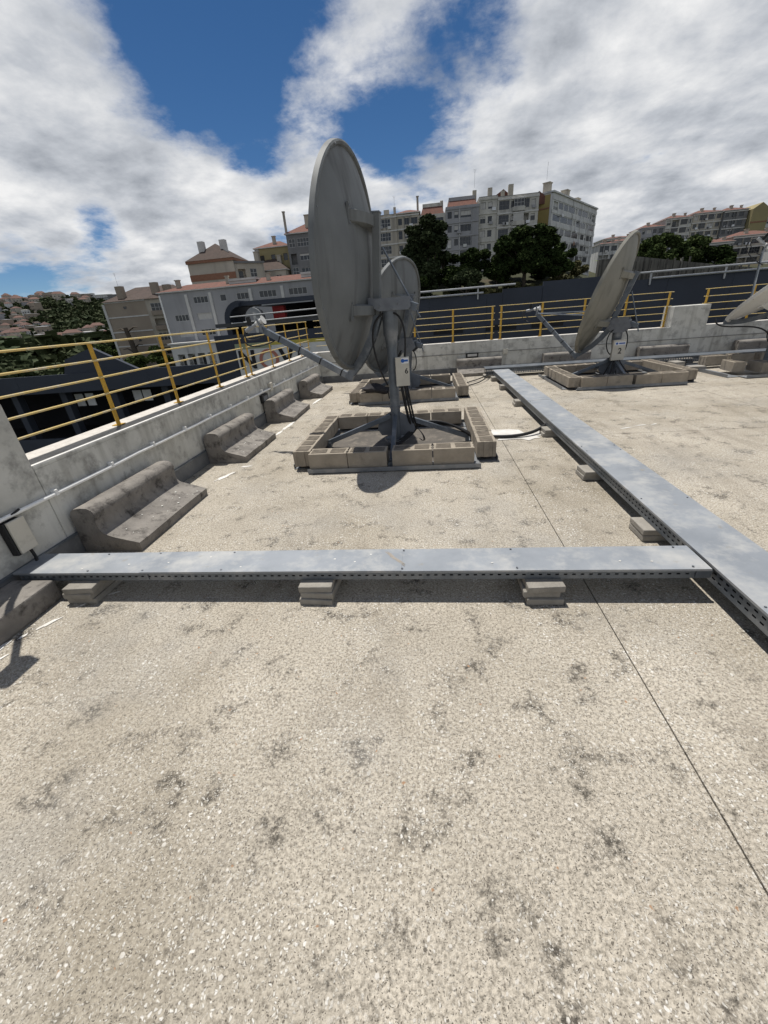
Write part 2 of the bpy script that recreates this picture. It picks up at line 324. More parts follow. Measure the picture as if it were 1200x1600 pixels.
def text(name, body, size, m, parent, loc, rot, extrude=0.002, offset=0.0, sx=1.0):
    cu = bpy.data.curves.new(name, 'FONT'); cu.body = body; cu.size = size; cu.extrude = extrude; cu.offset = offset; cu.align_x = 'CENTER'; cu.align_y = 'CENTER'
    cu.materials.append(MATS[m]); tmp = bpy.data.objects.new(name+'_curve', cu); col.objects.link(tmp)
    bpy.context.view_layer.update(); me = bpy.data.meshes.new_from_object(tmp.evaluated_get(bpy.context.evaluated_depsgraph_get())); bpy.data.objects.remove(tmp)
    o = bpy.data.objects.new(name, me); col.objects.link(o); o.parent = parent; o.location = loc; o.rotation_euler = rot; o.scale.x = sx; return o
def bez(p0, p1, p2, p3, n=14):
    p0, p1, p2, p3 = map(Vector, (p0, p1, p2, p3)); out = []
    for i in range(n+1):
        t = i/n; u = 1-t; out.append(p0*u**3+p1*3*u*u*t+p2*3*u*t*t+p3*t**3)
    return out

# ------------------------------------------------------------------ terrain and streets
def ss(a, b, t):
    t = max(0.0, min(1.0, (t-a)/(b-a))); return t*t*(3-2*t)
def terr(x, y):
    z = -9.0
    z += 16.5*ss(45, 105, y)*ss(-45, -8, x)*(1-0.62*ss(30, 40, x))
    z += 7.0*ss(112, 116, y)*ss(28, 40, x)*(1-ss(260, 400, y))
    z += 10.0*ss(122, 190, y)*ss(30, 70, x)
    z += 4.0*ss(60, 110, y)*(1-ss(-45, -8, x))
    z += 68.0*ss(330, 700, y)*(0.5+0.5*ss(-380, -620, x))*(1-ss(-330, -150, x)*0.4)
    z += 1.2*mnoise.noise(Vector((x*0.03, y*0.03, 0)))*ss(48, 80, y)
    return z
def build_terrain():
    xs = [-1500, -1150, -900, -800]+[-760+20*i for i in range(35)]+[-60+4*i for i in range(56)]+[170, 190, 220, 270, 350, 500, 800, 1500]
    ys = [-400, -150, -60, 0, 20, 40]+[44+3*i for i in range(52)]+[202+12*i for i in range(14)]+[380+18*i for i in range(24)]+[830, 900, 1100, 1600, 2600]
    v = [(x, y, terr(x, y)) for y in ys for x in xs]; w = len(xs)
    f = [(j*w+i, j*w+i+1, (j+1)*w+i+1, (j+1)*w+i) for j in range(len(ys)-1) for i in range(w-1)]
    o = MB().add(v, f).build('terrain', 'terrain', smooth=60); tag(o, kind='structure')
build_terrain()

# ------------------------------------------------------------------ the roof: floor slabs
FX0, FX1, FY0, FY1 = -2.9, 16.0, -5.0, 11.3
fl = MB().box(FX0-0.5, FX1, FY0, FY1+0.5, -0.5, -0.03).build('floor', 'substrate'); tag(fl, kind='structure')
g = 0.0035
def slab(x0, x1, y0, y1, m='floor'):
    MB().box(x0+g, x1-g, y0+g, y1-g, -0.03, 0).build('slab', m, fl)
JX = 0.955; JX2 = 4.75
slab(FX0+0.004, JX, FY0, FY1-0.006)
for a, b in ((JX, JX2), (JX2, FX1)):
    for c, d in ((FY0, 5.26), (5.26, 7.93), (7.93, FY1-0.006)): slab(a, b, c, d)
# loose aggregate standing proud of the worn screed
def chips():
    rnd = random.Random(3); vs = []; fs = []
    for i in range(3000):
        y = 0.15+4.2*rnd.random()**1.7; x = rnd.uniform(-2.3, 1.5)
        if mnoise.noise(Vector((x*2.2, y*2.2, 3))) < -0.12 and rnd.random() < 0.8: continue
        if abs(x-JX) < 0.02: continue
        r = rnd.choice((0.0025, 0.003, 0.004, 0.005, 0.007))*rnd.uniform(0.8, 1.3); n = rnd.choice((5, 6)); a0 = rnd.random()*6.28; k = len(vs); e = rnd.uniform(0.55, 1)
        h = rnd.uniform(0.0008, 0.002); ca, sa = math.cos(a0), math.sin(a0)
        for q, (rr, z) in enumerate(((1, 0.0003), (0.75, h))):
            for j in range(n):
                t = 6.283*j/n; px = r*rr*math.cos(t)*rnd.uniform(0.85, 1.1); py = r*rr*e*math.sin(t)
                vs.append((x+px*ca-py*sa, y+px*sa+py*ca, z))
        fs += [(k+j, k+(j+1) % n, k+n+(j+1) % n, k+n+j) for j in range(n)]+[tuple(range(k+n, k+2*n))]
    o = MB().add(vs, fs).build('aggregate', 'chip', fl); o['kind'] = 'stuff'
chips()
def blotch(name, m, cx, cy, rx, ry, rot, z, parent, seed, n=36, jag=0.45):
    vs = [(cx, cy, z)]; 
    for k in range(n):
        t = 6.283*k/n; q = 1+jag*mnoise.noise(Vector((math.cos(t)*1.7+seed, math.sin(t)*1.7, seed*3)))+0.5*jag*mnoise.noise(Vector((math.cos(t)*5+seed, math.sin(t)*5, seed)))
        a, b = rx*q*math.cos(t), ry*q*math.sin(t); vs.append((cx+a*math.cos(rot)-b*math.sin(rot), cy+a*math.sin(rot)+b*math.cos(rot), z))
    return MB().add(vs, [(0, 1+k, 1+(k+1) % n) for k in range(n)]).build(name, m, parent)
for i, (cx, cy, rx, ry, rot) in enumerate([(-2.43, 4.22, 0.16, 0.028, 1.15), (-2.30, 4.55, 0.07, 0.02, 0.2), (-2.38, 6.55, 0.28, 0.035, 1.5), (-2.40, 6.1, 0.15, 0.03, 1.5), (-2.40, 8.6, 0.28, 0.035, 1.5),
                                          (-2.42, 1.72, 0.07, 0.014, 1.0), (-2.55, 1.50, 0.07, 0.02, 1.25), (-2.33, 1.9, 0.04, 0.008, 0.9), (-2.47, 1.40, 0.06, 0.014, 1.2), (-2.2, 2.02, 0.04, 0.008, 0.5), (-2.49, 1.60, 0.03, 0.01, 1.3), (2.62, 5.50, 0.10, 0.012, 0.3), (2.85, 5.60, 0.08, 0.014, 0.2), (3.02, 5.62, 0.05, 0.01, 0.5)]):
    blotch('paint_mark', 'whitepaint', cx, cy, rx, ry, rot, 0.004, fl, i*2.3+1, jag=0.6)
# building below the roof
hb = thing('host_building', 'pale painted wall of the building that carries the roof terrace', 'building', (0, 0, -9))
MB().box(-3.36, 16.0, -5, 11.78, 0.2, 8.49).build('wall', 'wallpaint', hb)

# ------------------------------------------------------------------ parapets
WT = 0.783
pl = thing('parapet_wall', 'long white painted parapet with tall end pier along the left roof edge', 'wall', (-2.9, 2.5, 0))
def rel(o):   # world-built mesh under an offset root
    o.location = -Vector(o.parent.location); return o
def parapet(root, T, length, start):
    rel(MB(T).box(start, length, -0.46, 0, 0, 0.755).build('wall_body', 'wallpaint', root))
    rel(MB(T).box(start, length, -0.032, -0.0005, 0.755, WT).build('inner_lip', 'wallpaint', root, bevel=0.006))
    rel(MB(T).box(start, length, -0.036, -0.004, WT, WT+0.006).build('worn_edge', 'walledge', root))
    rel(MB(T).box(start, length, -0.255, -0.036, 0.755, 0.770).build('gutter_band', 'wallband', root))
    rel(MB(T).box(start, length, -0.462, -0.255, 0.755, 0.774).build('coping', 'walltop', root, bevel=0.006))
# T maps (along, across(+ = towards the roof), up) to the world
TL = Matrix(((0, 1, 0, -2.9), (1, 0, 0, 0), (0, 0, 1, 0), (0, 0, 0, 1)))
parapet(pl, TL, 11.27, 2.502)
pier = MB(TL).box(-5, 2.50, -0.46, 0.0, 0, 1.245).build('end_pier', 'wallpaint', pl, bevel=0.012); rel(pier)
sk = MB(TL).box(-5, 11.25, 0.001, 0.022, 0.002, 0.17).build('skirting', 'skirting', pl); rel(sk)
rel(MB(TL).box(-5, 11.25, 0.001, 0.030, 0.17, 0.185).build('flashing', 'galv', pl))
pf = thing('parapet_wall', 'white painted parapet with a square pier along the far roof edge', 'wall', (0, 11.3, 0))
TF = Matrix(((1, 0, 0, 0), (0, -1, 0, 11.3), (0, 0, 1, 0), (0, 0, 0, 1)))
parapet(pf, TF, 16, -3.36)
rel(MB(TF).box(5.93, 6.74, -0.47, 0.006, 0.5, 1.235).build('square_pier', 'wallpaint', pf, bevel=0.012))
rel(MB(TF).box(-2.87, 16, 0.001, 0.022, 0.002, 0.16).build('skirting', 'skirting', pf))
rel(MB(TF).box(-2.87, 16, 0.002, 0.012, 0.50, 0.512).build('drip_line', 'wallband', pf))

# guard rails: each bay of posts and bars is one thing
def guardrail(label, T, posts, a0, a1, zb=0.774, across=-0.28, ends=None):
    o = T @ Vector((posts[0], across, zb))
    root = thing('guard_rail', label, 'railing', tuple(o), group='yellow guard rails on the parapets')
    for p in posts:
        rel(MB(T).box(p-0.024, p+0.024, across-0.006, across+0.006, zb, 1.565).build('post', 'yellow', root, bevel=0.0015))
        rel(MB(T).box(p-0.05, p+0.05, across-0.04, across+0.04, zb+0.001, zb+0.008).build('base_plate', 'yellow', root))
    for k in range(5):
        z = 1.557-k*0.155; n = max(2, int((a1-a0)/0.5)); pts = []
        for i in range(n+1):
            t = a0+(a1-a0)*i/n; pts.append((t, across+0.014+0.004*mnoise.noise(Vector((t*1.3, k, 0))), z+0.006*mnoise.noise(Vector((t*0.9, k*3, 4)))))
        rel(MB(T).tube(pts, (0.0095 if T is TL else 0.0075), 8).build('rail', 'railbar', root, smooth=60))
guardrail('yellow guard rail on the left parapet, near run beside the end pier', TL, [2.42, 3.80, 4.92, 6.08, 7.12], 0.3, 7.16)
guardrail('yellow guard rail on the left parapet, far run reaching the corner', TL, [7.36, 8.5, 9.62, 10.65, 11.42], 7.30, 11.46)
guardrail('yellow guard rail on the far parapet between the corner and the middle', TF, [-2.3, -1.3, -0.3, 0.7, 1.70], -3.0, 1.76)
guardrail('yellow guard rail on the far parapet left of the square pier', TF, [1.92, 2.93, 3.95, 4.93, 5.90], 1.86, 5.98)
guardrail('yellow guard rail on the far parapet right of the square pier', TF, [6.76, 7.78, 8.8, 9.8, 10.8], 6.68, 10.9)

# conduit pipe along the left wall and far wall
cp = thing('conduit_pipe', 'thin white plastic conduit clipped along the left parapet', 'pipe', (-2.88, 1.0, 0.56))
pts = [(-2.872, -1+0.35*i, 0.56+0.010*mnoise.noise(Vector((i*0.9, 0, 2)))-0.0015*i) for i in range(35)]
rel(MB().tube(pts, 0.016, 8).build('pipe', 'pvc', cp, smooth=60))
for i in range(18):
    y = 2.55+0.62*i
    if y < 10.9: rel(MB().box(-2.899, -2.854, y-0.012, y+0.012, 0.532, 0.578).build('clip', 'pvc', cp))
cb = thing('junction_box', 'small cream junction box on the conduit of the left wall', 'junction box', (-2.88, 7.35, 0.56))
MB().box(-0.019, 0.03, -0.06, 0.06, -0.075, 0.06).build('case', 'boxbeige', cb, bevel=0.006)
cb = thing('junction_box', 'small black junction box below the conduit of the left wall', 'junction box', (-2.88, 6.95, 0.42))
MB().box(-0.019, 0.03, -0.14, 0.14, -0.07, 0.07).build('case', 'black', cb, bevel=0.006); MB().box(0.03, 0.036, -0.09, 0.09, -0.04, 0.04).build('cover', 'galvdark', cb)
cb = thing('junction_box', 'black framed box on the far wall left of the cable tray end', 'junction box', (1.18, 11.28, 0.46))
MB().box(-0.16, 0.16, -0.03, 0.019, -0.055, 0.055).build('case', 'black', cb, bevel=0.006); MB().box(-0.12, 0.12, -0.036, -0.03, -0.03, 0.03).build('cover', 'shutter', cb)
cb = thing('junction_box', 'small cream box on the far wall behind the dish numbered 2', 'junction box', (2.02, 11.28, 0.50))
MB().box(-0.06, 0.06, -0.04, 0.019, -0.06, 0.06).build('case', 'boxbeige', cb, bevel=0.006)

# junction box, cable ladder and floodlight on the near pier
jb = thing('junction_box', 'beige junction box with black lid seal on the near left pier', 'junction box', (-2.9, 2.15, 0.41))
MB().box(0.001, 0.055, -0.075, 0.055, -0.13, 0.115).build('case', 'black', jb, bevel=0.006)
MB().box(0.055, 0.075, -0.062, 0.065, -0.122, 0.118).build('cover', 'boxbeige', jb, bevel=0.008)
MB().tube(bez((0.03, 0.03, -0.13), (0.03, 0.04, -0.2), (0.06, 0.02, -0.2), (0.12, -0.05, -0.24)), 0.011, 8).build('cable', 'black', jb, smooth=60)
MB().tube(bez((0.03, -0.02, 0.115), (0.03, -0.01, 0.15), (0.04, 0.04, 0.14), (0.035, 0.09, 0.155)), 0.008, 8).build('cable', 'black', jb, smooth=60)
lad = thing('cable_ladder', 'grey steel cable channel strapped upright on the near left pier', 'cable tray', (-2.9, 2.05, 0.62))
T = Matrix.Translation((0, 0, 0)) @ Matrix.Rotation(R(14), 4, 'X')
MB(T).box(0.012, 0.02, -0.06, 0.06, 0, 0.62).box(0.012, 0.05, -0.066, -0.06, 0, 0.62).box(0.012, 0.05, 0.06, 0.066, 0, 0.62).build('channel', 'galv', lad)
for z in (0.10, 0.28, 0.46): MB(T).box(0.004, 0.056, -0.072, 0.072, z, z+0.014).build('strap', 'black', lad)
MB(T).tube([(0.035, -0.02, 0), (0.035, -0.015, 0.3), (0.035, -0.03, 0.62)], 0.014, 8).tube([(0.035, 0.02, 0), (0.035, 0.02, 0.3), (0.035, 0.03, 0.62)], 0.012, 8).build('cable', 'black', lad, smooth=60)
fl2 = thing('floodlight', 'small floodlight on a bent arm above the near left pier', 'lamp', (-2.9, 2.2, 1.246))
MB().tube([(-0.05, 0, 0), (0.05, -0.15, 0.2), (0.28, -0.40, 0.42)], 0.022, 8).build('arm', 'galv', fl2, smooth=60)
MB(Matrix.Translation((0.31, -0.43, 0.45)) @ Matrix.Rotation(R(35), 4, 'Y')).box(-0.04, 0.05, -0.10, 0.10, -0.07, 0.07).build('lamp_head', 'black', fl2, bevel=0.01)

# ------------------------------------------------------------------ precast concrete L blocks along the walls
def bench_mesh(seed):
    prof = [(0.0, 0.0), (0.50, 0.0), (0.505, 0.075), (0.40, 0.105), (0.30, 0.135), (0.235, 0.165), (0.205, 0.20), (0.20, 0.25), (0.205, 0.30), (0.215, 0.335), (0.20, 0.375), (0.165, 0.395), (0.11, 0.40), (0.05, 0.392), (0.02, 0.37), (0.0, 0.33)]
    n = len(prof); NY = 9; vs = []; fs = []
    for j in range(NY):
        for x, z in prof: vs.append((x, 1.13*j/(NY-1), z))
    for j in range(NY-1):
        for i in range(n): fs.append((j*n+i, j*n+(i+1) % n, (j+1)*n+(i+1) % n, (j+1)*n+i))
    fs.append(tuple(range(n-1, -1, -1))); fs.append(tuple(range((NY-1)*n, NY*n)))
    me = MB().add(vs, fs).mesh('concrete_bench', 'benchcon', smooth=40); rough_up(me, 0.006, 7, seed); return me
bl = [('nearest of four', 2.57), ('second of four', 4.72), ('third of four', 6.84), ('farthest, beside the corner', 8.98)]
rnd = random.Random(5)
for i, (w, y) in enumerate(bl):
    o = link('concrete_bench', bench_mesh(i*3.1), None, (-2.868, y, 0.001), R((0.4, -0.6, 0.5, -0.3)[i])); tag(o, 'L-shaped precast concrete block by the left wall, '+w, 'concrete block', 'precast concrete blocks along the left wall')
    vs = []; fs = []
    for k in range(16):
        x = rnd.uniform(0.28, 0.47); yy = rnd.uniform(0.1, 1.05); z = 0.105+(0.40-x)*0.30+0.008; r = rnd.uniform(0.004, 0.010); b = len(vs)
        for j in range(6): vs.append((x+r*math.cos(j*1.047)*rnd.uniform(.6, 1.2), yy+r*math.sin(j*1.047)*rnd.uniform(.6, 1.2), z-0.30*r*math.cos(j*1.047)))
        fs.append(tuple(range(b, b+6)))
    s = MB().add(vs, fs).build('lichen_spots', 'lichen', o); s['kind'] = 'stuff'
for i, (x, w) in enumerate([(0.78, 'left of the trays'), (2.95, 'behind the dish numbered 2'), (5.22, 'below the square pier'), (7.45, 'farthest to the right')]):
    o = link('concrete_bench', bench_mesh(20+i*2.7), None, (x, 11.27, 0.001), R(-90)); tag(o, 'dark L-shaped precast concrete block by the far wall, '+w, 'concrete block', 'precast concrete blocks along the far wall')

# low concrete kerb in the near left corner
kb = MB().box(0, 0.32, 0, 3.0, 0.002, 0.15).mesh('concrete_kerb', 'benchcon', bevel=0.012); rough_up(kb, 0.006, 6, 2)
tag(link('concrete_kerb', kb, None, (-2.875, -1.02, 0)), 'long low concrete kerb against the left wall in the near corner', 'kerb')

# ------------------------------------------------------------------ cable trays
def slotted(T, a0, a1, z0, z1, rows, pitch, sl, sh):
    """perforated side plate: a grid of quads with open slots, folded lips"""
    mb = MB(T); n = int((a1-a0)/pitch); zz = [z0]
    for r in rows: zz += [r-sh/2, r+sh/2]
    zz.append(z1); xs = [a0]
    for i in range(n):
        c = a0+(i+0.5)*pitch; xs += [c-sl/2, c+sl/2]
    xs.append(a1); w = len(xs)
    vs = [(x, 0, z) for z in zz for x in xs]; fs = []
    for j in range(len(zz)-1):
        for i in range(w-1):
            odd = (j % 2 == 1); hole = odd and (i % 2 == 1)
            if hole and len(rows) == 2 and j == 3 and False: continue
            if not hole: fs.append((j*w+i, j*w+i+1, (j+1)*w+i+1, (j+1)*w+i))
    mb.add(vs, fs); mb.add([(a0, 0, z0), (a1, 0, z0), (a1, 0.012, z0-0.001), (a0, 0.012, z0-0.001)], [(0, 1, 2, 3)]); return mb
def screws(root, pts):
    for p in pts: MB().tube([p, (p[0], p[1], p[2]+0.005)], 0.006, 6).build('screw', 'galvdark', root)
# cross tray
ZL = 0.20
ct = thing('cable_tray', 'galvanised covered cable tray running across the floor to the left wall', 'cable tray', (-0.6, 2.13, 0.11))
TX = Matrix(((1, 0, 0, 0), (0, 1, 0, 1.992), (0, 0, 1, 0), (0, 0, 0, 1)))
rel(slotted(TX, -2.82, 1.56, 0.133, 0.192, [0.163], 0.047, 0.020, 0.010).build('side_plate', 'galv', ct))
TX2 = Matrix(((1, 0, 0, 0), (0, -1, 0, 2.222), (0, 0, 1, 0), (0, 0, 0, 1)))
rel(slotted(TX2, -2.82, 1.56, 0.133, 0.192, [0.163], 0.047, 0.020, 0.010).build('side_plate', 'galv', ct))
rel(MB().box(-2.82, 1.56, 1.994, 2.220, 0.131, 0.1335).build('tray_bottom', 'galv', ct))
def lid(root, x0, x1, y0, y1, z, axis, m='lidmetal', dz=0.0):
    mb = MB(); z += dz
    mb.box(x0, x1, y0, y1, z-0.002, z)
    if axis == 'x': mb.box(x0, x1, y0-0.0016, y0, z-0.014, z).box(x0, x1, y1, y1+0.0016, z-0.014, z)
    else: mb.box(x0-0.0016, x0, y0, y1, z-0.014, z).box(x1, x1+0.0016, y0, y1, z-0.014, z)
    rel(mb.build('lid_panel', m, root))
for i, (a, b) in enumerate(((-2.85, -1.905), (-1.907, -0.185), (-0.187, 1.548))): lid(ct, a, b, 1.984, 2.229, ZL, 'x', dz=(0, 0.0025, 0)[i])
for x in (-2.3, -1.9, -1.35, -0.18, 0.5, 1.46):
    for y in (2.005, 2.21): rel(MB().tube([(x, y, ZL+0.002), (x+0.001, y, ZL+0.007)], 0.0065, 6).build('screw', 'galvdark', ct))
rel(MB().box(-1.89, -1.86, 1.986, 1.9905, 0.14, 0.185).build('joint_plate', 'galv', ct)); 
rel(MB().box(1.475, 1.556, 1.986, 1.9905, 0.14, 0.185).build('joint_plate', 'galv', ct))
rel(blotch('rust_stain', 'rust', -0.24, 2.13, 0.10, 0.012, -0.9, ZL+0.0035, ct, 3.3, jag=0.9))
for i in range(11):
    o = blotch('bird_dropping', 'whitepaint', rnd.uniform(-2.6, 1.4), rnd.uniform(2.01, 2.2), 0.007, 0.005, 0, ZL+0.0036, ct, i*1.7, n=9); rel(o)
# long tray
lt = thing('cable_tray', 'wide galvanised covered cable tray running along the floor towards the far wall', 'cable tray', (1.77, 4.0, 0.08))
TY = Matrix(((0, 1, 0, 1.579), (1, 0, 0, 0), (0, 0, 1, 0), (0, 0, 0, 1))); TY2 = Matrix(((0, -1, 0, 1.928), (1, 0, 0, 0), (0, 0, 1, 0), (0, 0, 0, 1)))
for T in (TY, TY2): rel(slotted(T, 0.2, 10.2, 0.095, 0.19, [0.127, 0.16], 0.052, 0.026, 0.010).build('side_plate', 'galv', lt))
rel(MB().box(1.581, 1.926, 0.2, 10.2, 0.093, 0.0955).build('tray_bottom', 'galv', lt))
for i, (a, b) in enumerate(((0.15, 1.60), (1.602, 4.12), (4.122, 6.6), (6.602, 9.0), (9.002, 10.25))): lid(lt, 1.570, 1.936, a, b, ZL, 'y', dz=(0.0, 0.002, 0.0, 0.0025, 0.0)[i])
for y in (1.66, 2.9, 4.05, 4.2, 5.3, 6.5, 7.6, 8.9):
    for x in (1.592, 1.915): rel(MB().tube([(x, y, ZL+0.002), (x, y+0.001, ZL+0.007)], 0.0065, 6).build('screw', 'galvdark', lt))
for y in (4.10, 6.6): rel(MB().box(1.9385, 1.955, y-0.03, y+0.05, 0.12, 0.19).build('joint_plate', 'galv', lt))
# far tray
ft = thing('cable_tray', 'pale covered cable tray running in front of the far parapet', 'cable tray', (4.0, 10.6, 0.1))
T = Matrix(((1, 0, 0, 0), (0, 1, 0, 10.42), (0, 0, 1, 0), (0, 0, 0, 1))); rel(slotted(T, 1.45, 9.6, 0.07, 0.205, [0.105, 0.165], 0.055, 0.034, 0.035).build('side_plate', 'galv', ft))
T = Matrix(((1, 0, 0, 0), (0, -1, 0, 10.80), (0, 0, 1, 0), (0, 0, 0, 1))); rel(slotted(T, 1.45, 9.6, 0.07, 0.205, [0.105, 0.165], 0.055, 0.034, 0.035).build('side_plate', 'galv', ft))
for a, b in ((1.42, 4.0), (4.003, 6.6), (6.603, 9.6)): lid(ft, a, b, 10.40, 10.82, 0.215, 'x', m='galv')
# paver stacks that carry the trays
def paver_mesh(a, b, h, seed):
    me = MB().box(-a/2, a/2, -b/2, b/2, 0, h).mesh('paver', 'paver', bevel=0.006); rough_up(me, 0.004, 16, seed); return me
pm = [paver_mesh(0.21, 0.30, 0.034, s) for s in (1, 4, 7)]
def stack(label, x, y, rz=0, n=3, top=0.130, grp='paver stacks under the cable trays'):
    t = thing('paver_stack', label, 'pavers', (x, y, 0.001), rz, grp); h = top/n
    for k in range(n):
        o = link('paver', pm[k % 3], t, (rnd.uniform(-.012, .012), rnd.uniform(-.012, .012), k*h)); o.scale.z = h/0.0345; o.rotation_euler.z = rnd.uniform(-.06, .06)
stack('stack of thin pavers under the left end of the cross tray', -2.35, 2.055)
stack('stack of thin broken pavers under the middle of the cross tray', -0.71, 2.06)
stack('stack of thin pavers under the cross tray near its right end', 0.645, 2.07)
for k, (y, w) in enumerate([(2.72, 'at its meeting with the cross tray'), (3.86, 'second from the near end'), (5.35, 'third, beside the cable inlet'), (7.2, 'fourth from the near end'), (8.75, 'fifth from the near end'), (9.9, 'at its far end')]):
    stack('paver stack under the long cable tray, '+w, 1.64, y, R(90), n=2, top=0.092)
stack('paver stack under the left end of the far cable tray', 1.5, 10.5, 0, 2, 0.066); stack('paver stack under the middle of the far cable tray', 5.4, 10.5, 0, 2, 0.066)
tag(blotch('plastic_sheet', 'whitesheet', 1.27, 5.42, 0.44, 0.20, 0.05, 0.006, None, 4.4, jag=1.1), 'crumpled white sheet on the floor under the cable beside the long tray', 'sheet')
tag(MB().tube(bez((0.80, 5.30, 0.03), (1.1, 5.22, 0.03), (1.4, 5.25, 0.02), (1.66, 5.62, 0.12), 16), 0.022, 8).build('cable', 'black', None, smooth=60), 'thick black cable from the nearest dish pad into the long tray', 'cable')
c = thing('cable', 'pair of thin black cables from the far pad to the far tray', 'cable', (0.9, 9.3, 0.02))
for k in range(2): rel(MB().tube(bez((0.55, 8.9+0.1*k, 0.03), (1.0, 9.6+0.5*k, 0.02), (1.2, 9.3+0.6*k, 0.02), (1.5, 10.35, 0.10), 16), 0.012, 6).build('strand', 'black', c, smooth=60))

# ------------------------------------------------------------------ ballast blocks and pads
def block_mesh(seed):
    L_, W_, H_ = 0.222, 0.105, 0.185
    plan = [(-L_, -W_), (L_, -W_)]+[(L_-d, y) for d, y in ((0, -.07), (.008, -.065), (.008, -.035), (0, -.03), (0, .03), (.008, .035), (.008, .065), (0, .07))]+[(L_, W_), (-L_, W_)]+[(-L_+d, y) for d, y in ((0, .07), (.008, .065), (.008, .035), (0, .03), (0, -.03), (.008, -.035), (.008, -.065), (0, -.07))]
    mb = MB(); n = len(plan); vs = [(x, y, z) for z in (0, 0.004, H_-0.004, H_) for x, y in plan]
    vs = [((x*0.985, y*0.97, z) if z in (0, H_) else (x, y, z)) for x, y, z in vs]
    fs = [(j*n+i, j*n+(i+1) % n, (j+1)*n+(i+1) % n, (j+1)*n+i) for j in range(3) for i in range(n)]+[tuple(range(n-1, -1, -1)), tuple(range(3*n, 4*n))]
    mb.add(vs, fs); me = mb.mesh('concrete_block', 'block'); rough_up(me, 0.004, 9, seed)
    me.materials.append(MATS['blockpad'])
    bm = bmesh.new(); bm.from_mesh(me); m4 = []
    for cx in (-0.108, 0.108):
        r = bmesh.ops.create_cube(bm, size=1, matrix=Matrix.Translation((cx, 0, H_-0.002)) @ Matrix.Diagonal((0.165, 0.145, 0.012, 1)))
        for v in r['verts']: v.co += Vector((rnd.uniform(-.008, .008), rnd.uniform(-.008, .008), rnd.uniform(-.002, .002)))
        for f in {f for v in r['verts'] for f in v.link_faces}: f.material_index = 1
    bm.to_mesh(me); bm.free(); return me
BM = [block_mesh(s) for s in (1.0, 2.5, 4.1, 6.2, 8.8)]
ORD = ['first', 'second', 'third', 'fourth']
def put_block(x, y, z, rz, label, group):
    o = link('concrete_block', rnd.choice(BM), None, (x, y, z), rz+rnd.uniform(-.012, .012)+(math.pi if rnd.random() < .5 else 0)); o.scale = (1, rnd.uniform(.98, 1.03), rnd.uniform(.98, 1.02)); tag(o, label, 'block', group)
def pad(cx, cy, which):
    grp = 'ballast blocks of '+which; fx = [-0.728, -0.275, 0.232, 0.69]
    for i, x in enumerate(fx): put_block(cx+x, cy-0.855, 0.048, 0, f'concrete block, {ORD[i]} from the left in the front row round {which}', grp)
    for i, x in enumerate(fx): put_block(cx+x, cy+0.90, 0.048, 0, f'concrete block, {ORD[i]} from the left in the back row round {which}', grp)
    for i in range(4):
        put_block(cx+1.072, cy-0.535+0.448*i, 0.048, R(90), f'concrete block, {ORD[i]} from the front in the right row round {which}', grp)
        put_block(cx-1.062, cy-0.625+0.448*i, 0.048, R(90), f'concrete block, {ORD[i]} from the front in the left row round {which}', grp)

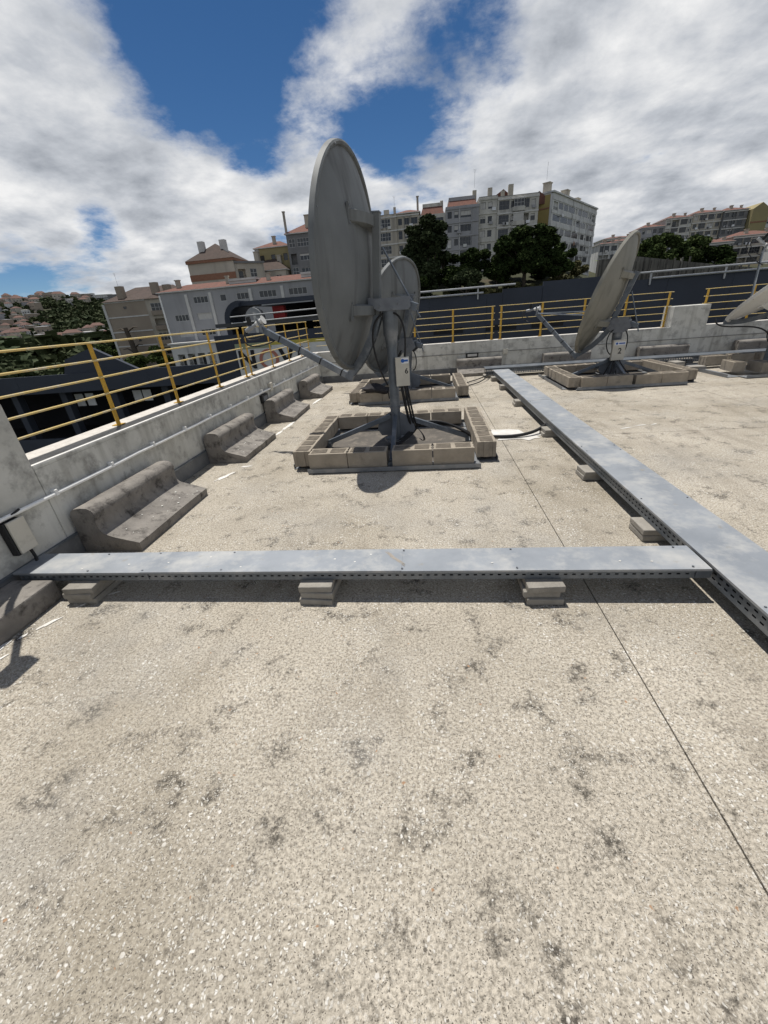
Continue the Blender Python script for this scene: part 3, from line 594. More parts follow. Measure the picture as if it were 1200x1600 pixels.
# ------------------------------------------------------------------ the dishes
def dish(label, cx, cy, az, el, hp, number, which, backm='dishback', boom=None, legs=True, box_side=1):
    root = thing('satellite_dish', label, 'satellite dish', (cx, cy, 0))
    # base frame of steel angle, four spokes and mast (pad axes)
    fr = MB()
    for s in (-1, 1):
        y0 = s*0.865-0.125; fr.box(-0.975, 0.985, y0, y0+0.25, 0.012, 0.018).box(-0.975, 0.985, (y0 if s < 0 else y0+0.244), (y0+0.006 if s < 0 else y0+0.25), 0.018, 0.06)
        x0 = s*1.067-0.13; fr.box(x0, x0+0.26, -0.80, 1.02, 0.004, 0.010).box((x0 if s < 0 else x0+0.254), (x0+0.006 if s < 0 else x0+0.26), -0.80, 1.02, 0.010, 0.062)
    fr.build('base_frame', 'anglesteel', root)
    if legs:
        MB().box(-0.955, 0.955, -0.72, 0.77, 0.002, 0.007).build('base_mat', 'padfloor', root)
        for k in range(4):
            a = k*math.pi/2; T = Matrix.Rotation(a, 4, 'Z'); reach = (0.93, 0.93, 0.93, 0.90)[k]
            lg = MB(T).bar((0.06, 0, 0.40), (reach, 0, 0.085), 0.05, 0.06).build('leg', 'galv', root, bevel=0.004)
            MB(T).prism([(0.05, -0.006, 0.14), (0.20, -0.006, 0.14), (0.25, -0.006, 0.22), (0.22, -0.006, 0.36), (0.05, -0.006, 0.46)], (0, -0.022, 0), (0, -0.016, 0)).build('gusset', 'galvdark', lg)
            MB(T).box(reach-0.03, reach+0.015, -0.04, 0.04, 0.02, 0.085).build('foot', 'galv', lg)
    MB().tube([(0, 0, 0.06), (0, 0, hp-0.02)], 0.062, 20).build('mast', 'galv', root, smooth=40)
    MB().tube([(0, 0, hp-0.42), (0, 0, hp-0.30), (0, 0, hp-0.28), (0, 0, hp)], [0.068, 0.078, 0.088, 0.092], 20).build('mast_sleeve', 'galv', root, smooth=40)
    MB().tube([(0, 0, 0.5), (0, 0, 0.53)], 0.07, 20).tube([(0, 0, 0.08), (0, 0, 0.105)], 0.16, 8).build('mast_collar', 'galvdark', root)
    # head: local +Y = facing, +Z = up in the dish frame, origin at the pivot
    TA = Matrix.Translation((0, 0, hp)) @ Matrix.Rotation(-az, 4, 'Z'); T = TA @ Matrix.Rotation(el, 4, 'X')
    CN, CV, RR, DP = 0.49, 0.405, 1.085, 0.25
    TD = T @ Matrix.Translation((0, CN, CV))
    prof_b = [(0.001, -DP-0.012)]+[(RR*k/12, -DP*(1-(k/12)**2)-0.012) for k in range(1, 12)]+[(RR*0.955, -DP*(1-0.955**2)-0.012), (RR*0.965, -0.055), (RR*0.985, -0.062), (RR, -0.05), (RR+0.006, 0.0), (RR-0.01, 0.004)]
    rf = MB(TD).lathe(prof_b, 72).build('reflector', backm, root, smooth=28)
    prof_f = [(0.001, -DP)]+[(RR*k/12, -DP*(1-(k/12)**2)) for k in range(1, 12)]+[(RR-0.012, 0.002)]
    MB(TD).lathe(prof_f, 72).build('front_face', 'dishfront', rf, smooth=40)
    for k in range(8):
        a = 2*math.pi*(k+.5)/8; MB(TD).tube([(RR*0.975*math.cos(a), -0.066, RR*0.975*math.sin(a)), (RR*0.975*math.cos(a), -0.055, RR*0.975*math.sin(a))], 0.010, 6).build('rim_bolt', 'galvdark', rf)
    def bn(u, v):   # back surface depth at (u, v) in the dish frame
        return CN-DP*(1-min(1, (u*u+(v-CV)**2)/RR**2))-0.012
    for v in (0.83, -0.02):
        b = MB(T); zc = v; n0 = 0.17
        pts = []; m = 12
        for s in (-1, 1):
            pass
        us = [-0.44+0.88*i/m for i in range(m+1)]
        top = [(u, bn(u, zc)+0.004, 0) for u in us]; vs = []
        for u in us:
            dn = 0.10*(1-(abs(u)/0.44)**3)+0.012
            for zz in (-0.065, 0.065):
                vs += [(u, bn(u, zc)+0.006, zc+zz), (u, bn(u, zc)-dn, zc+zz*0.72)]
        fs = []
        for i in range(m):
            k = 4*i; q = 4*(i+1)
            fs += [(k, q, q+1, k+1), (k+1, q+1, q+3, k+3), (k+3, q+3, q+2, k+2)]
        fs += [(0, 1, 3, 2), (4*m, 4*m+2, 4*m+3, 4*m+1)]
        br = b.add(vs, fs).build('back_bracket', backm, root)
        for u in (-0.46, 0.46):
            MB(T).box(u-0.02, u+0.02, bn(u, zc)-0.012, bn(u, zc)+0.01, zc-0.10, zc+0.10).build('bracket_foot', backm, br)
            for zz in (-.07, .07): MB(T).tube([(u, bn(u, zc)-0.02, zc+zz), (u, bn(u, zc), zc+zz)], 0.012, 6).build('bolt', 'galvdark', br)
    # back beam (a channel), lower link, feed arm
    bm_ = MB(T).box(-0.045, 0.045, 0.105, 0.113, -0.10, 0.91).box(-0.045, -0.038, 0.113, 0.185, -0.10, 0.91).box(0.038, 0.045, 0.113, 0.185, -0.10, 0.91).build('back_beam', 'dishback' if number == '6' else 'galv', root)
    MB(T).box(-0.052, 0.052, 0.10, 0.20, 0.905, 0.918).build('end_cap', 'galvdark', bm_)
    lk = MB(T)
    path = [(0.13, -0.08), (0.20, -0.30), (0.30, -0.50), (0.40, -0.64), (0.50, -0.75)]
    for i in range(len(path)-1):
        a, b = path[i], path[i+1]
        for u in (-0.05, 0.05): lk.bar((u, a[0], a[1]), (u, b[0], b[1]), 0.008, 0.09, upv=(0, 1, 0.3))
    lk.build('lower_link', 'galv', root)
    if boom is None:
        a0, a1 = Vector((0, 0.47, -0.80)), Vector((0, 1.67, -0.24))
        arm = MB(T).bar(a0, a1, 0.06, 0.075).build('feed_arm', 'galv', root, bevel=0.004)
        for t in (0.12, 0.35, 0.58, 0.8):
            p = a0.lerp(a1, t); q = a0.lerp(a1, t+0.012); MB(T).bar(p, q, 0.066, 0.081).build('cable_tie', 'black', arm)
        fd = a1
    else:
        i_ = (T.inverted()); a0 = i_ @ Vector(boom[0]); a1 = i_ @ Vector(boom[1])
        arm = MB(T).tube([a0, a1], 0.02, 10).build('feed_arm', 'galv', root, smooth=40); fd = a1
    # feed: clamp plate, horn and converter
    d = (Vector((0, CN-0.1, CV))-fd).normalized(); p = fd+Vector((0, 0.06, 0.07))
    fe = MB(T).bar(fd-Vector((0, 0.02, 0.02)), fd+Vector((0, 0.05, 0.13)), 0.09, 0.022).build('feed_clamp', 'anglesteel', root)
    MB(T).tube([p-d*0.02, p+d*0.08, p+d*0.10], [0.03, 0.034, 0.055], 14).build('feed_horn', 'dishfront', fe, smooth=40)
    MB(T).tube([p-d*0.02, p-d*0.10, p-d*0.11, p-d*0.2], [0.02, 0.024, 0.030, 0.026], 12).build('converter', 'greysheet', fe, smooth=40)
    MB(T).bar(p-d*0.12+Vector((0, 0, 0.03)), p-d*0.12+Vector((0.0, 0.02, 0.13)), 0.03, 0.05).build('transmitter', 'black', fe)
    e0 = p-d*0.19; MB(T).tube(bez(e0, e0+Vector((0.02, 0.16, -0.10)), e0+Vector((0.0, 0.05, -0.32)), fd+Vector((0, -0.22, -0.10)), 16), 0.008, 6).build('cable', 'black', fe, smooth=60)
    MB(T).tube(bez(e0, e0+Vector((0.03, 0.10, 0.02)), e0+Vector((0.03, 0.10, -0.24)), fd+Vector((0, -0.05, -0.05)), 16), 0.007, 6).build('cable', 'black', fe, smooth=60)
    if boom is None and number == '2':
        for s in (-1, 1): MB(T).tube([fd+Vector((s*0.03, -0.02, 0)), (s*RR*0.96, CN, CV-0.3)], 0.012, 8).build('stay_rod', 'galv', root, smooth=40)
    # mount head: yoke tube, side plates, elevation rod
    MB(TA).box(-0.10, 0.10, -0.20, 0.13, -0.02, 0.10).build('yoke', 'galv', root, bevel=0.008)
    SP = [(-0.24, -0.02), (-0.12, -0.12), (0.10, -0.12), (0.19, -0.03), (0.19, 0.08), (0.08, 0.15), (-0.16, 0.15)] if number != '6' else [(-0.27, 0.0), (-0.24, -0.025), (0.10, -0.025), (0.22, 0.05), (0.22, 0.12), (0.10, 0.105), (-0.27, 0.105)]
    for s in (-1, 1):
        MB(TA).prism([(s*0.105, a, b) for a, b in SP] or [(s*0.105, -0.24, -0.02), (s*0.105, -0.12, -0.12), (s*0.105, 0.10, -0.12), (s*0.105, 0.19, -0.03), (s*0.105, 0.19, 0.08), (s*0.105, 0.08, 0.15), (s*0.105, -0.16, 0.15)], (-0.005, 0, 0), (0.005, 0, 0)).build('side_plate', 'galvdark', root)
        for q in ((0.10, 0.03), (-0.12, 0.05), (-0.05, 0.0)): MB(TA).tube([(s*0.11, q[0], q[1]), (s*0.128, q[0], q[1])], 0.014, 6).build('bolt', 'galvdark', root)
    w0 = T @ Vector((0.0, 0.08, 0.60)); w1 = TA @ Vector((0.0, -0.36, -0.12))
    MB().tube([w0, w1], 0.0115, 8).build('elevation_rod', 'galv', root, smooth=40)
    MB(TA).bar((0, -0.33, -0.02), (0, -0.20, 0.03), 0.10, 0.09).build('rod_clamp', 'galv', root, bevel=0.01)
    # hanging cables at the mast
    for k, (dx, dy) in enumerate(((-0.10, -0.05), (0.08, -0.07))):
        MB().tube(bez((dx*0.6, dy, hp-0.05), (dx*2.8, dy-0.02, hp-0.1), (dx*2.4, dy-0.05, hp-0.5), (dx*0.9+0.02, dy-0.03, max(0.5, hp-0.85)), 14), 0.011, 8).build('cable', 'black', root, smooth=60)
    return root, T
def logo(bx, w, z, y, wid):
    s = MB().box(-wid/2, wid/2, y-0.0015, y, z-0.032, z+0.032).build('sticker', 'stickerwhite', bx, loc=(w, 0, 0))
    MB().tube([(-wid*0.32, y-0.0018, z), (-wid*0.32, y-0.003, z)], 0.022, 18).build('emblem', 'stickerblue', s)
    MB().box(-wid*0.13, wid*0.42, y-0.0028, y-0.0016, z-0.011, z+0.012).build('print_line', 'stickerblue', s)

# nearest dish
D1, T1 = dish('large grey offset satellite dish numbered 6 on the nearest ballasted mast, tallest of all', -0.42, 5.18, R(-81.4), R(4.1), 1.65, '6', 'the nearest dish')
bx = MB().box(-0.082, 0.082, -0.03, 0.03, -0.165, 0.165).build('control_box', 'boxbeige', D1, bevel=0.004, loc=(0.125, -0.12, 0.955)); bx.rotation_euler.z = R(8)
logo(bx, 0.032, 0.125, -0.0305, 0.085)
text('number', '6', 0.085, 'black', bx, (0.045, -0.0315, 0.005), (R(90), 0, 0), 0.001, 0.0012)
for k, (x, r) in enumerate(((0.10, 0.018), (0.14, 0.014), (0.17, 0.012))):
    MB().tube(bez((x, -0.10, 0.80), (x+0.03, -0.09, 0.6), (x+0.06, -0.05, 0.35), (x+0.10, 0.0, 0.26), 12)+bez((x+0.10, 0.0, 0.26), (x+0.12, 0.06, 0.16), (0.0, -0.25, 0.02), (-0.42+0.1*k, -0.30, 0.03), 12)[1:], r, 8).build('cable', 'black', D1, smooth=60)
for k in range(4):
    MB().tube(bez((0.26, 0.02, 0.26), (0.45, 0.05, 0.34-0.02*k), (0.7, 0.0, 0.30), (0.98, 0.04*k-0.05, 0.09), 12), 0.016, 8).build('cable', 'black', D1, smooth=60)
for k in range(3): MB().tube(bez((0.22, 0.0, 0.26), (0.36, -0.10, 0.22), (0.40+0.02*k, -0.16, 0.02), (0.30, -0.06, 0.10), 10), 0.004, 6).build('loose_wire', 'black', D1, smooth=60)
pad(-0.42, 5.18, 'the nearest dish')
# dish numbered 2
D2, T2 = dish('cream satellite dish numbered 2, tilted up, right of the long cable tray', 3.82, 9.14, R(-57.5), R(19), 1.04, '2', 'the dish numbered 2', backm='dishcream')
bx = MB().box(-0.125, 0.125, -0.03, 0.03, -0.19, 0.19).build('control_box', 'boxbeige', D2, bevel=0.004, loc=(0.0, -0.16, 0.60)); bx.rotation_euler.z = R(4)
logo(bx, 0.01, 0.125, -0.0305, 0.21)
text('number', '2', 0.15, 'black', bx, (0.02, -0.0315, -0.02), (R(90), 0, 0), 0.001, 0.002)
for k in range(5):
    x = -0.12+0.06*k; MB().tube(bez((x*0.5, -0.13, 0.42), (x, -0.15, 0.3), (x*2.2, -0.25, 0.1), (x*3.0, -0.38, 0.03), 10), 0.012, 6).build('cable', 'black', D2, smooth=60)
pad(3.88, 9.12, 'the dish numbered 2')
# dish behind the nearest one
D3, T3 = dish('grey satellite dish partly hidden behind the nearest dish', -0.39, 8.88, R(-64.7), R(18), 0.97, '', 'the half-hidden dish')
pad(-0.38, 8.86, 'the half-hidden dish')
bag = MB(); vs = []; n = 18; m = 9
for j in range(m+1):
    for i in range(n):
        a = 6.283*i/n; b = math.pi*j/m; q = 1+0.35*mnoise.noise(Vector((math.cos(a)*1.5, math.sin(a)*1.5, j*0.6)))
        vs.append((0.27*q*math.cos(a)*math.sin(b), 0.15*q*math.sin(a)*math.sin(b), 0.085*q*math.cos(b)-0.09*max(0, math.cos(a))**2*math.sin(b)))
bag.add(vs, [(j*n+i, j*n+(i+1) % n, (j+1)*n+(i+1) % n, (j+1)*n+i) for j in range(m) for i in range(n)])
bag.tube([(0.24, -0.05, -0.05), (0.26, -0.08, -0.2)], 0.012, 6)
tag(bag.build('cable_bundle', 'blackcloth', None, smooth=70, loc=(-1.0, 7.95, 0.31)), 'black cloth-wrapped cable bundle lying on the blocks behind the nearest dish', 'bundle')
# dish cut by the right edge
D4, T4 = dish('pale satellite dish tilted steeply upwards at the right edge', 6.95, 9.4, R(-42), R(50), 1.0, '4', 'the right edge dish', backm='dishfront', boom=((-0.58, 0.10, 1.22), (-0.66, 0.05, 2.12)), legs=False)
for i, (x, y, rz, w) in enumerate([(6.25, 9.95, 0.1, 'far row, left'), (6.8, 9.98, 0.05, 'far row, middle'), (7.4, 10.0, 0.0, 'far row, right'), (6.1, 9.05, 1.45, 'near row, left'), (6.42, 8.78, 1.5, 'near row, middle'), (6.62, 8.42, 1.62, 'near row, right')]):
    put_block(x, y, 0.062, rz, 'concrete block laid loosely on the right edge pad, '+w, 'ballast blocks of the right edge dish')
tag(MB().tube(bez((5.75, 9.4, 1.02), (5.72, 9.3, 0.75), (6.3, 9.2, 0.95), (6.6, 9.2, 0.75), 14)+bez((6.6, 9.2, 0.75), (6.9, 9.2, 0.55), (7.0, 9.4, 0.35), (7.1, 9.6, 0.22), 10)[1:], 0.014, 8).build('cable', 'black', None, smooth=60), 'black cable hanging from the dish at the right edge', 'cable')

# ------------------------------------------------------------------ city: generic house fronts with real openings
FRAME = {}
def frame_mesh(w, h, nx, nz, m):
    k = (round(w, 2), round(h, 2), nx, nz, m)
    if k not in FRAME:
        mb = MB(); t = 0.055
        mb.box(0, w, 0, 0.06, 0, t).box(0, w, 0, 0.06, h-t, h)
        for i in range(nx+1):
            x = (w-t)*i/nx; mb.box(x, x+t, 0.002, 0.058, t, h-t)
        for j in range(1, nz):
            z = h*j/nz; mb.box(t, w-t, 0.004, 0.056, z-t/2, z+t/2)
        FRAME[k] = mb.mesh('window', m)
    return FRAME[k]
PANE = {}
def pane_mesh(w, h, m):
    k = (round(w, 2), round(h, 2), m)
    if k not in PANE: PANE[k] = MB().box(0.02, w-0.02, 0.025, 0.035, 0.02, h-0.02).mesh('pane', m)
    return PANE[k]
def front(root, T, W, z0, z1, ops, m, windows=True, rndw=None, fm='frame'):
    """wall with openings (x, z, w, h, kind); windows are set 0.12 m back in the reveal"""
    xs = sorted({0.0, W}|{round(o[0], 3) for o in ops}|{round(o[0]+o[2], 3) for o in ops})
    zs = sorted({z0, z1}|{round(o[1], 3) for o in ops}|{round(o[1]+o[3], 3) for o in ops})
    nx, nz = len(xs)-1, len(zs)-1; hole = [[False]*nz for _ in range(nx)]; dep = {}
    for o in ops:
        for i in range(nx):
            if not (o[0]-1e-3 < (xs[i]+xs[i+1])/2 < o[0]+o[2]+1e-3): continue
            for j in range(nz):
                if o[1] < (zs[j]+zs[j+1])/2 < o[1]+o[3]: hole[i][j] = True; dep[i, j] = 1.1 if o[4] == 'l' else 0.3
    vs = []; fs = []
    def q(*p):
        k = len(vs); vs.extend(p); fs.append((k, k+1, k+2, k+3))
    for i in range(nx):
        for j in range(nz):
            a, b, c, d = xs[i], xs[i+1], zs[j], zs[j+1]
            if not hole[i][j]: q((a, 0, c), (b, 0, c), (b, 0, d), (a, 0, d)); continue
            D = dep[i, j]; q((a, D, c), (b, D, c), (b, D, d), (a, D, d))
            if i == 0 or not hole[i-1][j]: q((a, 0, c), (a, D, c), (a, D, d), (a, 0, d))
            if i == nx-1 or not hole[i+1][j]: q((b, 0, c), (b, D, c), (b, D, d), (b, 0, d))
            if j == 0 or not hole[i][j-1]: q((a, 0, c), (b, 0, c), (b, D, c), (a, D, c))
            if j == nz-1 or not hole[i][j+1]: q((a, 0, d), (b, 0, d), (b, D, d), (a, D, d))
    wall = MB(T).add(vs, fs).build('wall', m, root)
    rw = rndw or random.Random(1)
    for x, z, w, h, k in ops:
        Tm = T @ Matrix.Translation((x, 0.12 if k != 'v' else 0.03, z))
        if k == 'l':
            rr = MB(); rr.box(0, w, 0.02, 0.05, 0.86, 0.92)
            for i in range(int(w/0.25)+1): rr.box(min(w-.03, i*0.25), min(w-.03, i*0.25)+0.03, 0.025, 0.045, 0, 0.86)
            o = rr.build('balcony_rail', 'railing', root); o.matrix_local = T @ Matrix.Translation((x, 0, z))
            if rw.random() < 0.6:
                o = link('door_pane', pane_mesh(w*0.6, h*0.85, 'pane'), root); o.matrix_local = T @ Matrix.Translation((x+w*0.2, 1.02, z))
            continue
        nxm = max(1, int(round(w/0.8))); nzm = 2 if (k == 'v' and h > 1.5) else 1
        o = link('window', frame_mesh(w, h, nxm, nzm, 'framedark' if (k == 'd') else fm), root); o.matrix_local = Tm
        p = link('pane', pane_mesh(w, h, 'shutter' if k == 's' else 'pane'), o)
        if k == 'w' and rw.random() < 0.35:
            hh = round(h*rw.choice((0.3, 0.5, 0.7)), 2); b = link('blind', pane_mesh(w, hh, 'shutter'), o); b.location = (0, -0.02, h-hh)
    return wall
def shell(root, T, W, D, z0, z1, m):
    MB(T).add([(0, 0, z0), (0, D, z0), (0, D, z1), (0, 0, z1), (W, 0, z0), (W, D, z0), (W, D, z1), (W, 0, z1)], [(0, 1, 2, 3), (4, 7, 6, 5), (1, 5, 6, 2), (3, 2, 6, 7)]).build('side_walls', m, root)
def hip_roof(root, T, W, D, z, h, m='tile', ov=0.35, ridge=0.5, chim=(), lift=0.02):
    a = D/2*ridge*2*0.9
    a = min(a, W/2*0.8)
    vs = [(-ov, -ov, z+lift), (W+ov, -ov, z+lift), (W+ov, D+ov, z+lift), (-ov, D+ov, z+lift), (a, D/2, z+h), (W-a, D/2, z+h)]
    mb = MB(T).add(vs, [(0, 1, 5, 4), (1, 2, 5), (2, 3, 4, 5), (3, 0, 4), (0, 3, 2, 1)]); r = mb.build('roof', m, root)
    MB(T).box(-ov+0.01, W+ov-0.01, -ov+0.01, D+ov-0.01, z-0.16, z+lift-0.005).build('cornice', 'band', r)
    for x, y, w, hh in chim:
        MB(T).box(x, x+w, y, y+w*0.8, z, z+hh).box(x-0.1, x+w+0.1, y-0.1, y+w*0.8+0.1, z+hh, z+hh+0.18).build('chimney', 'b_cream', r)
    return r
def antenna(root, T, x, y, z, h):
    m = MB(T).tube([(x, y, z), (x, y, z+h)], 0.022, 5)
    for k in range(3): m.bar((x-0.4+0.1*k, y, z+h-0.25*k), (x+0.4-0.1*k, y, z+h-0.25*k), 0.018)
    m.build('antenna', 'railing', root)
def PT(x, y, z, rz=0): return Matrix.Translation((x, y, z)) @ Matrix.Rotation(rz, 4, 'Z')
def grid_ops(W, z0, z1, pitch, cols, rndw, kinds='w', skip=0.0, wh=1.35, sill=0.9):
    """cols: (x, w, kinds string or None)"""
    ops = []; n = int((z1-z0)/pitch)
    for f in range(n):
        zf = z1-pitch*(f+1)
        for c in cols:
            x, w, ks = c[0], c[1], c[2] if len(c) > 2 else kinds
            if rndw.random() < skip: continue
            k = rndw.choice(ks)
            if k == 'l': ops.append((x, zf+0.12, w, 2.3, 'l'))
            elif k == 'v': ops.append((x, zf+0.75, w, 1.75, 'v'))
            elif k == 'n': continue
            else: ops.append((x+(0 if w < 1.8 else 0.15), zf+sill, w if w < 1.8 else w-0.3, wh, k))
    return ops
def bands(root, T, W, zs, m='band', dep=0.16, h=0.28):
    for z in zs: MB(T).box(-0.03, W+0.03, -dep, -0.003, z-h/2, z+h/2).build('floor_band', m, root)

# ------------------------------------------------------------------ the apartment row on the slope
ROW = 'apartment row on the slope behind the trees'
def block_of_flats(name, label, x0, x1, y, z1, z0, m, cols, pitch=2.8, D=11, seed=1, roof=None, chims=(), ants=(), band=True, rz=0, group=None, bay=None, bandm='band'):
    rr = random.Random(seed); W = x1-x0; root = thing(name, label, 'apartment building', (x0, y, z0), rz, group)
    T = Matrix.Identity(4); H = z1-z0
    if cols is None or group == ROW:
        cols = []; x = rr.uniform(.25, .5)
        while x < W-1.2:
            w = rr.choice((1.0, 1.3, 1.9, 2.4, 2.9)); w = min(w, W-x-.3); cols.append((x, round(w, 2), rr.choice(('vvvw', 'vvlv', 'wwvs', 'vwvs', 'wwd', 'lvvv')) if w > 1.5 else rr.choice(('www', 'wds', 'wvw')))); x += w+rr.uniform(.3, .7)
    ops = grid_ops(W, 0, H-0.5, pitch, cols, rr)
    front(root, T, W, 0, H, ops, m, rndw=rr, fm=rr.choice(('frame', 'framegrey', 'framegrey', 'framedark'))); shell(root, T, W, D, 0, H, m)
    n = int((H-0.5)/pitch)
    if band: bands(root, T, W, [H-0.5-pitch*k for k in range(0, n+1) if H-0.5-pitch*k > 0.3], m=bandm)
    if bay:
        for bx, bw in bay:
            for k in range(n):
                zf = H-0.5-pitch*(k+1)
                if zf < 0: continue
                MB(T).prism([(bx, -0.01, zf+0.16), (bx+0.35, -0.75, zf+0.16), (bx+bw-0.35, -0.75, zf+0.16), (bx+bw, -0.01, zf+0.16)], (0, 0, 0), (0, 0, 0.85)).build('balcony', m, root)
                w = round(bw-0.9, 2); o = link('window', frame_mesh(w, 1.45, max(2, int(w/0.7)), 2, 'frame'), root); o.location = (bx+0.45, -0.68, zf+1.05)
                link('pane', pane_mesh(w, 1.45, 'pane' if rr.random() < .75 else 'shutter'), o)
                MB(T).prism([(bx+0.02, -0.012, zf+2.52), (bx+0.35, -0.72, zf+2.52), (bx+bw-0.35, -0.72, zf+2.52), (bx+bw-0.02, -0.012, zf+2.52)], (0, 0, 0), (0, 0, 0.22)).build('bay_head', 'band', root)
    if roof:
        kind, h = roof
        if kind == 'hip': hip_roof(root, T, W, D, H, h, chim=chims)
        elif kind == 'mansard':
            MB(T).add([(0.3, 0.5, H), (W-0.3, 0.5, H), (W-0.9, 2.0, H+h), (0.9, 2.0, H+h), (0.3, D-.5, H), (W-.3, D-.5, H), (W-.9, D-2, H+h), (.9, D-2, H+h)], [(0, 1, 2, 3), (4, 7, 6, 5), (0, 3, 7, 4), (1, 5, 6, 2), (3, 2, 6, 7)]).build('roof', 'tile', root)
            MB(T).box(0.85, W-0.85, 1.95, D-1.95, H+h, H+h+0.7).build('penthouse', m, root)
            for x, yy, w, hh in chims: MB(T).box(x, x+w, yy, yy+w, H, H+hh*.75).build('chimney', 'b_cream', root)
        elif kind == 'flat':
            MB(T).box(0.02, W-0.02, 0.02, D-0.02, H-0.02, H+0.12).build('roof', 'b_dark', root)
            for x, yy, w, hh in chims: MB(T).box(x, x+w, yy, yy+w, H+0.1, H+hh*.6).build('chimney', 'b_cream', root)
    for q in range(int(W*n*0.12)):
        ax = rr.uniform(.3, W-1.2); az = H-0.5-pitch*rr.randint(1, max(1, n-2))+rr.uniform(.3, .6); MB(T).box(ax, ax+.85, -.36, -.004, az, az+.6).build('air_conditioner', rr.choice(('stickerwhite', 'b_grey', 'frame')), root)
    for q in range(2 if W > 5 else 1):
        ax = rr.uniform(.1, W-.3); MB(T).box(ax, ax+.12, -.14, -.004, .2, H-.3).build('drain_pipe', rr.choice(('b_dark', 'frame', m)), root)
    for a in ants: antenna(root, T, *a)
    return root
ROW = 'apartment row on the slope behind the trees'
YR = 120
block_of_flats('apartment_building', 'pinkish narrow flats at the left end of the hillside row, behind the dishes', -19, -11.6, YR+5, 18.5, -2, 'b_beige', [(0.6, 2.4, 'wv'), (3.6, 1.2, 'w'), (5.2, 1.8, 'wv')], seed=2, roof=('hip', 2.6), chims=[(2, 3, .8, 3)], group=ROW)
block_of_flats('apartment_building', 'cream flats with bay windows and a white chimney, leftmost tall block of the row', -11.4, -6.62, YR, 23.2, 0, 'b_cream', [(0.3, 2.1, 'vvl'), (3.2, 1.2, 'ss')], seed=3, roof=('flat', 0), chims=[(1.6, 1.5, 1.3, 2.2), (4.0, 2, .6, 3.0)], ants=[(4.3, 2.2, 24.0, 3.2)], group=ROW, bandm='band')
block_of_flats('apartment_building', 'cream flats with a low tiled roof behind the tall eucalyptus', -6.6, -1.02, YR+0.4, 23.3, 0, 'b_cream', [(0.4, 1.2, 'wd'), (2.2, 1.8, 'wv'), (4.3, 0.9, 'w')], seed=4, roof=('hip', 1.5), chims=[(5.0, 2, .5, 3.3)], group=ROW)
block_of_flats('apartment_building', 'pale flats with a mansard roof right of the eucalyptus top', -1.0, 5.38, YR, 22.4, 0, 'b_pale', [(0.5, 1.0, 'wn'), (2.3, 0.9, 'w'), (4.2, 1.4, 'wv')], seed=5, roof=('mansard', 1.8), chims=[(5.2, 2.5, .7, 3.9)], band=False, group=ROW)
block_of_flats('apartment_building', 'light grey flats with blue-framed glazed verandas in the middle of the row', 5.4, 13.3, YR-0.4, 23.4, 1, 'b_grey', [(0.3, 1.2, 'wv'), (2.0, 2.9, 'vlvv'), (5.3, 2.3, 'vvw')], seed=6, roof=('mansard', 1.4), chims=[(6.6, 2.5, .9, 4.2)], ants=[(7.0, 2.6, 27.0-1, 3.5)], group=ROW, bandm='b_grey')
block_of_flats('apartment_building', 'pale flats with dark top loggia left of the round-crowned pine', 13.32, 17.7, YR, 24.6, 1, 'b_pale', [(0.3, 1.2, 'w'), (1.9, 2.2, 'lvwv')], seed=7, roof=('flat', 0), chims=[(2.2, 1.2, 1.0, 3.2)], group=ROW, bandm='b_pale')
block_of_flats('apartment_building', 'pale flats with rounded balconies behind the round-crowned pine', 17.72, 27.2, YR-0.3, 24.2, 1, 'b_pale', [(0.5, 2.2, 'vws'), (3.4, 1.0, 'w'), (5.1, 1.0, 'wd'), (6.8, 2.2, 'vvw')], seed=8, roof=('flat', 0), chims=[(1.0, 2, .8, 2.6), (2.6, 1.5, 1.1, 4.2)], group=ROW, bay=[(3.2, 3.3)])
# small gabled roof over the pale pair
o = thing('roof_gable', 'small red gabled roof rising above the pale flats behind the pine', 'roof', (16.0, YR+3, 24.3)); MB().prism([(0, 0, 0), (6.0, 0, 0), (3.4, 0, 2.0)], (0, 0, 0), (0, 6, 0)).build('gable', 'tile', o)
# big white slab block with mustard end wall
wb = thing('apartment_building', 'tall weathered white slab block with a mustard end wall', 'apartment building', (31.9, 126, -1), group=ROW)
ang = math.atan2(30, 21.1); Lw = 36.6; Hw = 26.2; rr = random.Random(11); Tw = Matrix.Rotation(ang, 4, 'Z')
ops = []
for f in range(9):
    zf = Hw-1.0-2.75*(f+1); x = 1.0
    if zf < 0: continue
    while x < Lw-3:
        k = rr.choice('vvvvwwsl'); w = {'v': rr.choice((3.0, 4.0, 5.0)), 'w': rr.choice((1.1, 1.5)), 's': 1.5, 'l': 3.0}[k]
        if x+w > Lw-0.6: break
        if k == 'l': ops.append((x, zf+0.1, w, 2.0, 'l'))
        elif k == 'v': ops.append((x, zf+0.85, w, 1.35, 'v'))
        else: ops.append((x, zf+0.9, w, 1.25, k))
        x += w+rr.uniform(0.3, 1.0)
front(wb, Tw, Lw, 0, Hw, ops, 'b_white', rndw=rr, fm='framegrey')
bands(wb, Tw, Lw, [Hw-1.0-2.75*k for k in range(10) if Hw-1-2.75*k > 0.4], m='b_white', dep=0.10, h=0.7)
MB(Tw).box(0, Lw, 0.35, 12, 0, Hw-0.01).box(-0.2, Lw+0.2, -0.3, 12.2, Hw, Hw+0.35).build('slab_core', 'b_white', wb)
MB(Tw).box(-0.12, -0.002, 0.4, 9.5, 0, Hw-0.3).build('end_wall', 'b_mustard', wb)
for k in range(4): MB(Tw).box(-0.2, -0.121, 0.3, 9.6, Hw-3.2-3.4*k, Hw-2.9-3.4*k).build('floor_band', 'b_brown', wb)
